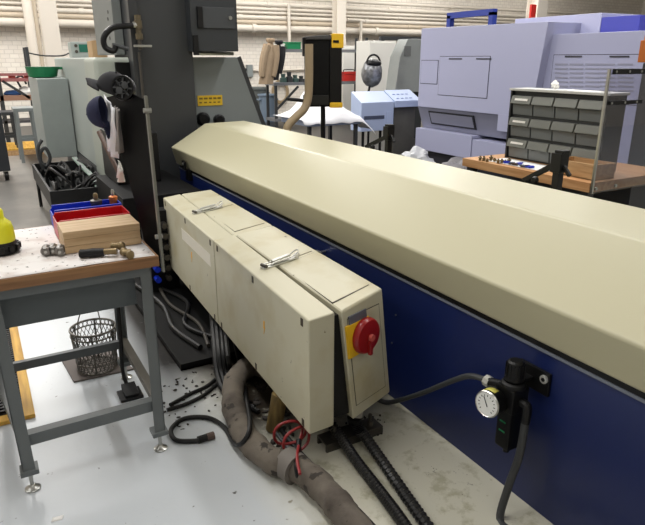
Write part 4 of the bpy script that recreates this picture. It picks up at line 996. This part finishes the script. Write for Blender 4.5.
# dark machine seen through the shield
t = thing('dark_cabinet', (5.2, 2.9, 0), 'dark grey steel cupboard seen through the acrylic shield', 'cabinet')
p = at(641, 75, X=4.9)
MB().box(4.9, 5.3, p.y - 1.1, p.y, 0, 1.62).build('body', mat('cupboard_dark', (44, 46, 52), .45), t, bev=.008)
MB().box(4.885, 4.902, p.y - .55, p.y - .03, .1, 1.58).build('door', mat('cupboard_door', (54, 56, 62), .4), t, bev=.004)
MB().box(4.86, 4.89, p.y - .50, p.y - .47, .8, .95).build('handle', STEEL, t, bev=.003)
q = at(640, 58, X=5.0)
t = thing('wooden_jig', (5.1, q.y, 1.622), 'orange wooden block on the dark cupboard at right edge', 'block')
MB().box(5.0, 5.2, q.y - .16, q.y + .02, 1.622, 1.80).build('block', COPPER, t, bev=.006); MB().cyl((5.05, q.y, 1.80), (5.05, q.y, 1.84), .02, n=10).build('peg', COPPER, t)

# ------------------------------------------------------------------ big lilac machine at right
LX = 6.2
t = thing('lilac_machine', (7.2, 5.5, 0), 'huge lilac machining centre filling the right background', 'machine')
A = lambda u, v, X=LX: at(u, v, X=X)
yl = A(421, 40).y; yj = A(541, 60).y; zt_ = A(421, 28.5).z; zm = A(414, 106).z; zlow = A(414, 127).z; zb2 = A(414, 148).z
ytop = A(547.5, 30).y; ymid = A(531, 108).y; zt2_ = A(547.5, 21.5).z
MB().prism([(LX, ymid, zm), (LX, yl, zm), (LX, yl, zt_), (LX, ytop, zt2_)], (1.8, 0, 0)).build('upper_housing', LILAC, t, bev=.01)
yj = ymid
MB().prism([(LX + .02, yj, zm), (LX + .14, yj, zlow), (LX + 1.7, yj, zlow), (LX + 1.7, yj, zm)], (0, yl - yj + .02, 0)).build('recessed_band', LILACD, t, bev=.006)
ya = A(472, 140).y
MB().box(LX - .0, LX + 1.6, ya + .01, yl + .02, zb2, zlow - .005).build('lower_drawer', LILAC, t, bev=.008)
MB().box(LX - .0, LX + 1.6, yj, ya - .01, zb2 - .02, zlow - .05).build('lower_drawer', LILAC, t, bev=.008)
MB().box(LX + .12, LX + 1.6, yj - 2.5, yl - .1, 0, zb2).build('plinth', mat('plinth_dark', (46, 48, 58), .5), t)
def panel(u0, u1, v0, v1, X, nm, m, sw=.008):
    a = at(u0, (v0 + v1) / 2, X=X); b = at(u1, (v0 + v1) / 2, X=X); zA = at((u0 + u1) / 2, v0, X=X).z; zB = at((u0 + u1) / 2, v1, X=X).z
    pl = MB().box(X - .003, X + .01, b.y, a.y, zB, zA).build('panel_seam', SEAM, t)
    MB().box(X - .008, X + .01, b.y + sw, a.y - sw, zB + sw, zA - sw).build(nm, m, t, bev=.002)
panel(421, 438, 60, 84, LX, 'access_panel', LILAC)
panel(439, 489, 56, 97, LX, 'access_panel', LILAC)
for u in (456, 484):
    q = A(u, 58.5); MB().box(LX - .014, LX, q.y - .14, q.y + .14, q.z - .012, q.z + .004).build('panel_hinge', SEAM, t)
# outlined hatch in the recessed band
X2 = LX + .065
a = at(430, 120, X=X2); b = at(475, 122, X=X2); z1_ = at(452, 113, X=X2).z; z0_ = at(452, 127, X=X2).z
MB().hexa([(LX + .095, b.y, z0_), (LX + .13, b.y, z0_), (LX + .13, a.y, z0_), (LX + .095, a.y, z0_), (LX + .018, b.y, z1_), (LX + .05, b.y, z1_), (LX + .05, a.y, z1_), (LX + .018, a.y, z1_)]).build('hatch_frame', mat('hatch_black', (34, 34, 40), .5), t)
MB().hexa([(LX + .080, b.y + .03, z0_ + .025), (LX + .13, b.y + .03, z0_ + .025), (LX + .13, a.y - .03, z0_ + .025), (LX + .08, a.y - .03, z0_ + .025), (LX + .02, b.y + .03, z1_ - .025), (LX + .05, b.y + .03, z1_ - .025), (LX + .05, a.y - .03, z1_ - .025), (LX + .02, a.y - .03, z1_ - .025)]).build('hatch', LILACD, t)
# descending front apron where the upper housing meets the next unit
a = A(498, 120); b = A(529, 120); MB().box(LX - .006, LX + .12, b.y, a.y, A(500, 131).z, zm + .01).build('apron', LILAC, t, bev=.004)
# second unit
LX2 = 6.32
y2 = at(528, 60, X=LX2).y; z2 = at(560, 34, X=LX2).z
MB().box(LX2, LX2 + 1.7, 1.6, y2, .35, z2).build('rear_housing', mat('lilac_mid', (160, 162, 190), .4, dirt=.03), t, bev=.012)
panel(551, 700, 54, 105, LX2, 'vented_panel', mat('lilac_mid', (160, 162, 190), .4))
for u in (574, 620):
    q = at(u, 56, X=LX2); MB().box(LX2 - .016, LX2, q.y - .12, q.y + .12, q.z - .012, q.z + .004).build('panel_hinge', SEAM, t)
vs_ = MB()
for cu in (562, 577, 593, 608, 626):
    for r in range(7):
        q = at(cu, 64 + r * 4.4, X=LX2); vs_.box(LX2 - .012, LX2 - .006, q.y - .095, q.y + .095, q.z - .012, q.z + .006)
tag(vs_.build('vent_slots', LILACD, t), None, None, kind='stuff')
# boxes on top
a = at(515, 20, X=6.8); b = at(601, 20, X=6.8)
MB().box(6.8, 7.8, b.y, a.y, z2 - .05, at(556, 16, X=6.8).z).build('top_box', LILACL, t, bev=.01)
b2 = at(640, 20, X=6.8)
MB().box(6.8, 7.8, b2.y, b.y - .005, z2 - .05, at(620, 16, X=6.8).z).build('top_box', VIOLET, t, bev=.01)
# blue frame behind the machine
a = at(450, 20, X=8.0); b = at(492, 20, X=8.0); z1_ = at(470, 14, X=8).z
t = thing('blue_frame', (8, a.y, 0), 'blue square tube frame standing behind the lilac machine', 'gantry')
for y in (a.y, b.y): MB().box(7.96, 8.06, y - .05, y + .05, 0, z1_).build('post', BLUEB if False else mat('frame_blue', (40, 62, 160), .5), t)
MB().box(7.96, 8.06, b.y - .05, a.y + .05, z1_ - .05, z1_ + .05).build('beam', mat('frame_blue', (40, 62, 160), .5), t)
# clear plastic bag on the floor before the machine
q = at(411, 156, X=5.4)
tag(MB().ball((5.5, q.y, .20), (.24, .26, .2), 20, 14, .45).build('plastic_bag', CLEARW), 'crumpled clear plastic bag on the floor before the lilac machine', 'bag')
q = at(435, 160, X=5.4)
tag(MB().ball((5.75, q.y - .12, .17), (.20, .30, .17), 20, 14, .45).build('plastic_bag', mat('grey_bag', (128, 126, 130), .35, dirt=.2, bump=.5, bscale=12)), 'crumpled grey plastic bag right of the clear bag', 'bag')

# ------------------------------------------------------------------ pale blue console, draped table, fan and cabinets in the middle
CY = 8.8
t = thing('machine_console', (5.6, CY, 0), 'pale blue sloping machine console with a keypad beside the lilac machine', 'console')
a = at(361.5, 105, Y=CY); b = at(394, 105, Y=CY); c = at(416, 95, Y=CY)
za = at(360, 103, Y=CY).z; zc2 = at(360, 132, Y=CY).z
MB().prism([(a.x, CY, zc2), (a.x, CY, za), (a.x, CY + .34, za + .17), (a.x, CY + .34, zc2)], (b.x - a.x, 0, 0)).build('body', CONSB, t, bev=.01)
MB().prism([(b.x + .01, CY - .02, za - .1), (b.x + .01, CY - .02, za + .01), (b.x + .01, CY + .34, za + .18), (b.x + .01, CY + .34, za - .1)], (c.x - b.x + .1, 0, 0)).build('keypad_deck', CONSB, t, bev=.008)
for i in range(4):
    for j in range(2):
        x = lerp(b.x, c.x, .2 + i * .2); y = CY + .05 + j * .13; z = za + .01 + (y - CY + .02) * .47
        MB().box(x, x + .05, y, y + .07, z - .01, z + .012).build('key_block', mat('key_blue', (120, 140, 190), .5), t)
MB().box(a.x + .06, b.x - .2, CY - .006, CY + .02, zc2 + .2, zc2 + .26).build('slot', mat('slot_dark', (70, 78, 100), .5), t)
MB().box(b.x - .16, b.x - .05, CY - .008, CY + .02, zc2 + .05, zc2 + .32).build('door', CONSB, t, bev=.003)
for x in (a.x + .08, b.x - .08):
    for y in (CY + .06, CY + .28): MB().cyl((x, y, 0), (x, y, zc2 + .02), .025, n=8).build('leg', BLACK, t)
MB().box(b.x + .05, c.x + .05, CY + .06, CY + .32, 0, za - .1).build('pedestal', mat('pedestal_olive', (92, 90, 84), .6, dirt=.25, scale=3), t, bev=.02)
# tube cluster / plastic wrapped head on bent stand
q = at(372, 72, Y=9.62)
t = thing('wrapped_monitor', (q.x, 9.62, 0), 'round foil-wrapped head with a black handle on a bent black stand', 'monitor')
MB().ball((q.x, 9.62, q.z - .02), (.20, .17, .25), 20, 14, .12).build('wrapped_head', SILVERC, t)
MB().ball((q.x, 9.59, q.z + .15), (.155, .15, .075), 16, 10).build('visor', BLACK, t)
MB().tube([(q.x - .15, 9.58, q.z + .17), (q.x - .10, 9.58, q.z + .26), (q.x, 9.58, q.z + .30), (q.x + .1, 9.58, q.z + .26), (q.x + .15, 9.58, q.z + .17)], .018, n=8).build('handle', BLACK, t)
MB().tube([(q.x - .03, 9.62, q.z - .18), (q.x - .06, 9.62, q.z - .32), (q.x - .10, 9.62, q.z - .42), (q.x - .05, 9.62, q.z - .62), (q.x - .05, 9.62, 0)], .022, n=8).build('stem', BLACK, t)
MB().lathe([(.2, 0), (.2, .02), (.03, .05)], (q.x - .05, 9.62, 0), n=18).build('base', BLACK, t)
q0_ = at(357, 120, Y=8.3)
# draped table
a = at(305, 128, Y=8.0); b = at(352, 128, Y=8.0); zt_ = at(330, 118, Y=8.2).z
t = thing('draped_table', ((a.x + b.x) / 2, 8.3, 0), 'low pale blue table under a white plastic sheet', 'table')
MB().box(a.x, b.x + .1, 7.9, 8.8, zt_ - .08, zt_).build('table_top', CONSB, t, bev=.006)
for x in (a.x + .05, b.x + .04):
    for y in (7.96, 8.74): MB().box(x - .025, x + .025, y - .025, y + .025, 0, zt_ - .08).build('leg', DKGREY, t)
def fn(a_, b_):
    x = lerp(a.x - .1, b.x + .32, a_); y = lerp(7.82, 8.9, b_)
    z = zt_ + .02 + .14 * max(0, noise.noise((a_ * 3, b_ * 2, 1))) + .42 * math.exp(-((a_ - .55) / .22) ** 2) * min(1, b_ * 1.6)
    if x > b.x + .1: z -= (x - b.x - .1) * .9
    if y < 7.9: z -= (7.9 - y) * .8
    return (x, y, z + .02 * noise.noise((a_ * 9, b_ * 9, 4)))
tag(MB().grid(fn, 26, 20).build('plastic_sheet', CLOTHW, solid=.004), 'white sheet crumpled over the low pale blue table', 'sheet')
# white cabinets far back
def cabinet(u0, u1, v0, v1, Y, m, label, nd, name='steel_cabinet', depth=.6):
    a = at(u0, v1, Y=Y); b = at(u1, v0, Y=Y); t = thing(name, ((a.x + b.x) / 2, Y, 0), label, 'cabinet')
    MB().box(a.x, b.x, Y, Y + depth, 0.05, b.z).build('body', m, t, bev=.01)
    MB().box(a.x + .03, b.x - .03, Y + .03, Y + depth - .03, 0, .05).build('plinth', BLACK, t)
    for i in range(nd):
        xa = lerp(a.x, b.x, i / nd) + .015; xb = lerp(a.x, b.x, (i + 1) / nd) - .015
        d = MB().box(xa, xb, Y - .018, Y, .1, b.z - .04).build('door', m, t, bev=.006)
        MB().box(xb - .06, xb - .035, Y - .05, Y - .018, b.z * .55, b.z * .55 + .18).build('handle', STEEL, d)
    return t
cabinet(368, 396, 41, 100, 13.2, mat('cab_white', (222, 220, 214), .5, dirt=.03), 'tall white steel cabinet behind the foil-wrapped head', 1)
cabinet(343, 365, 46, 84, 15.4, mat('cab_white', (222, 220, 214), .5, dirt=.03), 'white steel cabinet right of the black control pendant', 1)
a = at(380, 40, Y=14.4); b = at(425, 40, Y=14.4)
t = thing('dark_gantry', ((a.x + b.x) / 2, 14.4, 0), 'dark horizontal beam on posts above the white cabinet', 'gantry')
MB().box(a.x, b.x + .4, 14.35, 14.45, at(400, 40.5, Y=14.4).z, at(400, 36.5, Y=14.4).z).build('beam', DKGREY, t)
for x in (a.x + .04, b.x + .3): MB().box(x, x + .08, 14.36, 14.44, 0, at(400, 39, Y=14.4).z).build('post', DKGREY, t)
# dark grey slanted machine left of the lilac one
q = [at(u, v, Y=10.6) for u, v in ((395, 92), (400, 57), (408, 39), (424, 39), (424, 92))]
t = thing('grey_machine', (q[3].x, 10.8, 0), 'slanted mid grey machine cover left of the lilac machine', 'machine')
MB().prism([(p.x, 10.6, p.z) for p in q], (0, .35, 0)).build('cover', mat('machine_grey', (150, 154, 152), .45), t, bev=.01)
MB().box(q[0].x + .05, q[4].x, 10.65, 10.95, 0, q[0].z).build('base', DKGREY, t)
a = at(404, 56, Y=10.6); b = at(411, 46, Y=10.6); MB().box(a.x, b.x, 10.59, 10.61, a.z, b.z).build('hatch', mat('hatch_grey', (112, 114, 114), .45), t, bev=.004)
# shelf rack with jacket and boxes, trash cans
RYK = 14.2
a = at(275, 60, Y=RYK).x; b = at(366, 60, Y=RYK).x
z_1 = at(290, 49, Y=RYK).z; z_2 = at(290, 82.5, Y=RYK).z; z_3 = at(290, 118, Y=RYK).z
t = thing('shelf_rack', ((a + b) / 2, RYK, 0), 'grey steel shelf rack by the brick wall left of the pendant', 'rack')
for x in (a, b):
    for y in (RYK, RYK + .5): MB().box(x - .035, x + .035, y - .02, y + .02, 0, z_2 if x == a else z_1 + .3).build('post', DKGREY, t)
for z in (z_1, z_2, max(z_3, .12)): MB().box(a - .05, b + .05, RYK - .03, RYK + .55, z - .07, z).build('shelf', mat('shelf_grey', (112, 114, 118), .5), t)
MB().box(a - .035, a + .035, RYK + .48, RYK + .52, z_2, z_1).build('post', DKGREY, t)
MB().bar((a, RYK + .02, z_3 + .2), (lerp(a, b, .24), RYK + .02, z_2 - .1), .05, .04, up=(0, 1, 0)).build('brace', DKGREY, t)
jk = at(270.5, 41, Y=RYK - .45)
MB().tube([(a, RYK, z_1 - .02), (a - .03, RYK - .25, z_1 + .02), (lerp(a, jk.x, .8), RYK - .40, z_1 + .03), (jk.x, RYK - .45, jk.z - .02), (jk.x, RYK - .45, jk.z + .07)], .015, n=6, sub=3).build('coat_hook', DKGREY, t)
def small_box(u0, u1, v0, z, Y, d, m, label, nm='storage_box', cat='box'):
    xa, xb = at(u0, 60, Y=Y).x, at(u1, 60, Y=Y).x; zt = at((u0 + u1) / 2, v0, Y=Y).z
    t = thing(nm, ((xa + xb) / 2, Y + d / 2, z), label, cat)
    MB().box(xa, xb, Y, Y + d, z, zt - .03).build('body', m, t, bev=.008); MB().box(xa - .01, xb + .01, Y - .01, Y + d + .01, zt - .03, zt).build('lid', m, t, bev=.005)
small_box(288, 301, 42, z_1, RYK + .05, .35, GREEN, 'green box on the top shelf of the rack')
small_box(280, 285, 43.5, z_1, RYK + .05, .3, WHITE, 'small white box on the top shelf of the rack')
for i, (u, v) in enumerate(((283, 74), (289, 72), (295, 75), (301, 76), (307, 77))):
    x = at(u, 70, Y=RYK + .2).x; h = at(u, v, Y=RYK + .2).z - z_2
    tag(MB().lathe([(.09, 0), (.09, h * .5), (.05, h * .6), (.06, h), (.02, h * 1.02)], (x, RYK + .2, z_2), n=10).build('hand_tool', (mat('dark_teal', (60, 84, 80), .5), DKGREY)[i % 2]),
        ('first', 'second', 'third', 'fourth', 'fifth')[i] + ' dark tool from the left on the rack middle shelf', 'tool', 'tools on the rack middle shelf')
zt_ = z_2 + .002
t = thing('red_toolbox', (at(352, 80, Y=RYK).x, RYK + .17, zt_), 'red toolbox on the rack shelf right of the black pendant', 'toolbox')
c0, c1 = at(344.5, 80, Y=RYK).x, at(360, 80, Y=RYK).x
MB().box(c0, c1, RYK + .05, RYK + .32, zt_, zt_ + .17).build('body', AMBERG, t, bev=.01); MB().box(c0, c1, RYK + .04, RYK + .33, zt_ + .172, zt_ + .24).build('lid', AMBERG, t, bev=.012)
MB().tube([(c0 + .08, RYK + .18, zt_ + .24), (c0 + .1, RYK + .18, zt_ + .29), (c1 - .1, RYK + .18, zt_ + .29), (c1 - .08, RYK + .18, zt_ + .24)], .012, n=6, sub=3).build('handle', BLACK, t)

# tan jacket on the rack's corner, with a dark jacket behind
def jacket(u, v0, v1, Y, w, m, label, seed):
    c = at(u, v0, Y=Y); zb_ = at(u, v1, Y=Y).z; h = c.z - zb_
    t = thing('hanging_jacket', (c.x, Y, zb_), label, 'jacket')
    b = MB(); n, k = 18, 10; vs = []; fs = []
    for j in range(k + 1):
        f = j / k; ww = w * (.28 + .72 * min(1, f * 2.6) ** .7); dd = .12 * (.5 + .5 * min(1, f * 3))
        for i in range(n):
            th = 2 * math.pi * i / n; q = 1 + .14 * math.sin(5 * th + seed + f * 3) * f
            vs.append((c.x - .16 * f + ww * .5 * math.cos(th) * q, Y + dd * math.sin(th) * q, c.z - h * f))
    for j in range(k): fs += [(j * n + i, j * n + (i + 1) % n, (j + 1) * n + (i + 1) % n, (j + 1) * n + i) for i in range(n)]
    fs += [tuple(range(n)), tuple(range(k * n, k * n + n))]
    b.add(vs, fs).build('body', m, t)
    for s in (-1, 1):
        MB().tube([(c.x + s * w * .30, Y - .03, c.z - h * .1), (c.x - .05 + s * w * .46, Y - .05, c.z - h * .35), (c.x - .1 + s * w * .48, Y - .06, c.z - h * .62), (c.x - .13 + s * w * .42, Y - .06, c.z - h * .82)], .085, n=9, rf=lambda q, i: .1 - .03 * q).build('sleeve', m, t)
    MB().lathe([(.09, -.03), (.11, .03), (.09, .06)], (c.x, Y, c.z), n=12).build('collar', m, t)
jacket(270.5, 41, 84, RYK - .45, .34, TAN, 'tan work jacket hanging at the corner of the shelf rack', 1)
jacket(279, 43, 80, RYK - .16, .20, BLACKC, 'black jacket hanging beside the tan jacket', 2)
def trash(u, vt, vb, Y, r, m, label):
    c = at(u, vb, Y=Y); h = at(u, vt, Y=Y).z
    t = thing('trash_can', (c.x, Y, 0), label, 'trash can')
    MB().lathe([(r * .8, 0), (r, h * .95), (r * 1.02, h * .95)], (c.x, Y, 0), n=22).build('can', m, t)
    MB().lathe([(r * 1.02, h * .93), (r * 1.12, h * .94), (r * 1.12, h), (r * .98, h), (r * .9, h * .9)], (c.x, Y, 0), n=22).build('rim', m, t)
    for s in (-1, 1): MB().box(c.x + s * r * 1.05 - .04, c.x + s * r * 1.05 + .04, Y - .09, Y + .09, h * .78, h * .84).build('handle', m, t, bev=.01)
trash(258, 87, 118, 16.2, .30, TRASHG, 'round grey trash can by the brick wall')
trash(268, 94, 119, 15.6, .24, TRASHB, 'blue grey trash can right of the round grey one')
c = at(250, 70, Y=17.5)
t = thing('wall_switch', (c.x, 17.5, c.z - .2), 'grey switch box on the brick wall left of the jackets', 'switch')
MB().box(c.x - .09, c.x + .09, 17.48, 17.6, c.z - .2, c.z + .15).build('box', MIDGREY, t, bev=.01)
MB().tube([(c.x + .05, 17.54, c.z), (c.x + .6, 17.54, c.z - .02), (c.x + 2.6, 17.54, c.z + .02)], .03, n=8, sub=3).build('conduit', PIPEW, t)
MB().box(c.x - .15, c.x - .09, 17.52, 17.56, c.z - .02, c.z + .05).build('lever', DKGREY, t)
c = at(281, 92, Y=17.45)
t = thing('hose_reel', (c.x, 17.45, c.z - .3), 'coiled hose on the brick wall below the shelf rack', 'hose')
for r in (.34, .29): MB().tube([(c.x + r * .8 * math.cos(i * math.pi / 12), 17.5, c.z + r * math.sin(i * math.pi / 12)) for i in range(25)], .03, n=6, sub=1, close=False).build('coil', TUBEB, t)
MB().cyl((c.x, 17.42, c.z + .25), (c.x, 17.6, c.z + .25), .05, n=8).build('hook', DKGREY, t)

# ------------------------------------------------------------------ far left racks and stools
FYK = 13.5
a = at(-30, 80, Y=FYK).x; b = at(33, 80, Y=FYK).x
t = thing('red_rack', ((a + b) / 2, FYK, 0), 'long rack with red edged shelves at far left', 'rack')
for v, m, th in ((74.5, mat('rack_red', (150, 92, 92), .6), .05), (80, mat('rack_red', (150, 92, 92), .6), .06), (98, mat('rack_brown', (146, 112, 92), .6), .10)):
    z = at(15, v, Y=FYK).z; MB().box(a, b, FYK, FYK + .55 if v > 76 else FYK + .05, z - th / 2, z + th / 2).build('shelf', m, t)
for x in (a + .03, lerp(a, b, .45), b - .03):
    for y in (FYK + .03, FYK + .52): MB().box(x - .03, x + .03, y - .03, y + .03, 0, at(15, 47 if x > b - .1 else 74, Y=FYK).z).build('post', DKGREY, t)
MB().bar((lerp(a, b, .5), FYK + .02, at(0, 81, Y=FYK).z), (b - .1, FYK + .02, at(0, 99, Y=FYK).z), .05, .04, up=(0, 1, 0)).build('brace', DKGREY, t)
MB().box(a, b, FYK, FYK + .55, .45, .5).build('lower_shelf', mat('shelf_dark', (70, 70, 74), .6), t)
zs = at(15, 80, Y=FYK).z + .03
for i, (u0, u1) in enumerate(((6, 13), (22, 30))):
    small_box(u0, u1, 74.5, zs, FYK + .08, .3, mat('pale_red', (190, 90, 86), .5), ('left', 'right')[i] + ' small red box on the red edged rack shelf', 'storage_box', 'box')
zs = at(15, 98, Y=FYK).z + .05
x = at(25, 90, Y=FYK + .2).x
t = thing('bench_magnifier', (x, FYK + .2, zs), 'white tool with a curved handle on the red edged rack', 'tool')
MB().lathe([(.14, 0), (.15, .05), (.08, .14), (.02, .16)], (x, FYK + .2, zs), n=14).build('base', WHITE, t)
MB().tube([(x - .05, FYK + .2, zs + .1), (x - .12, FYK + .2, zs + .3), (x - .02, FYK + .2, zs + .35), (x + .04, FYK + .2, zs + .2)], .02, n=7).build('handle', DKGREY, t)
x = at(15, 95, Y=FYK + .2).x
tag(MB().lathe([(.18, 0), (.2, .03), (.14, .08), (.04, .09)], (x, FYK + .25, zs), n=14).build('blue_dish', mat('dish_blue', (70, 110, 170), .5)), 'small blue dish on the red edged rack', 'dish')
def stool(u0, u1, vt, vb, Y, m, label, nm='stool'):
    a = at(u0, vb, Y=Y); b = at(u1, vb, Y=Y); zt = at((u0 + u1) / 2, vt, Y=Y).z; d = .5
    t = thing(nm, ((a.x + b.x) / 2, Y + d / 2, 0), label, 'stool')
    MB().box(a.x - .03, b.x + .03, Y, Y + d, zt - .06, zt).build('top', m, t, bev=.008)
    for x in (a.x, b.x):
        for y in (Y + .03, Y + d - .03): MB().bar((x, y, 0), (lerp(x, (a.x + b.x) / 2, .12), y, zt - .05), .05, .05, up=(0, 1, 0)).build('leg', m, t)
    for y in (Y + .02, Y + d - .05): MB().box(a.x, b.x, y, y + .03, zt * .4, zt * .4 + .05).build('rung', m, t)
stool(20, 38, 108, 140, 11.2, MIDGREY, 'grey metal step stool beside the far left rack')
stool(2, 17, 112, 138, 12.3, DKGREY, 'dark metal stool under the far left rack')
t = thing('tool_cart', (at(-2, 120, Y=9.6).x, 9.6, 0), 'dark wheeled cart at the far left frame edge', 'cart')
x = at(4, 130, Y=9.6).x
MB().box(x - .55, x, 9.6, 10.2, .14, .95).build('body', mat('cart_dark', (50, 54, 60), .5), t, bev=.01)
for dx in (-.48, -.06):
    for y in (9.66, 10.14): MB().cyl((x + dx - .025, y, .065), (x + dx + .025, y, .065), .065, n=14).build('wheel', BLACK, t); MB().box(x + dx - .03, x + dx + .03, y - .02, y + .02, .06, .15).build('caster_fork', STEEL, t)
a = at(6, 147, Z=.1); b = at(40, 147, Z=.1)
t = thing('wooden_pallet', ((a.x + b.x) / 2, a.y, 0), 'yellowish wooden pallet on the floor at far left', 'pallet')
for k in (0, .45, .9): MB().box(a.x - .2, b.x + .1, a.y - .5 + k, a.y - .4 + k, 0, .09).build('runner', WOODX, t)
for k in range(6): MB().box(a.x - .2, b.x + .1, a.y - .5 + k * .18, a.y - .37 + k * .18, .09, .12).build('slat', WOODY, t)
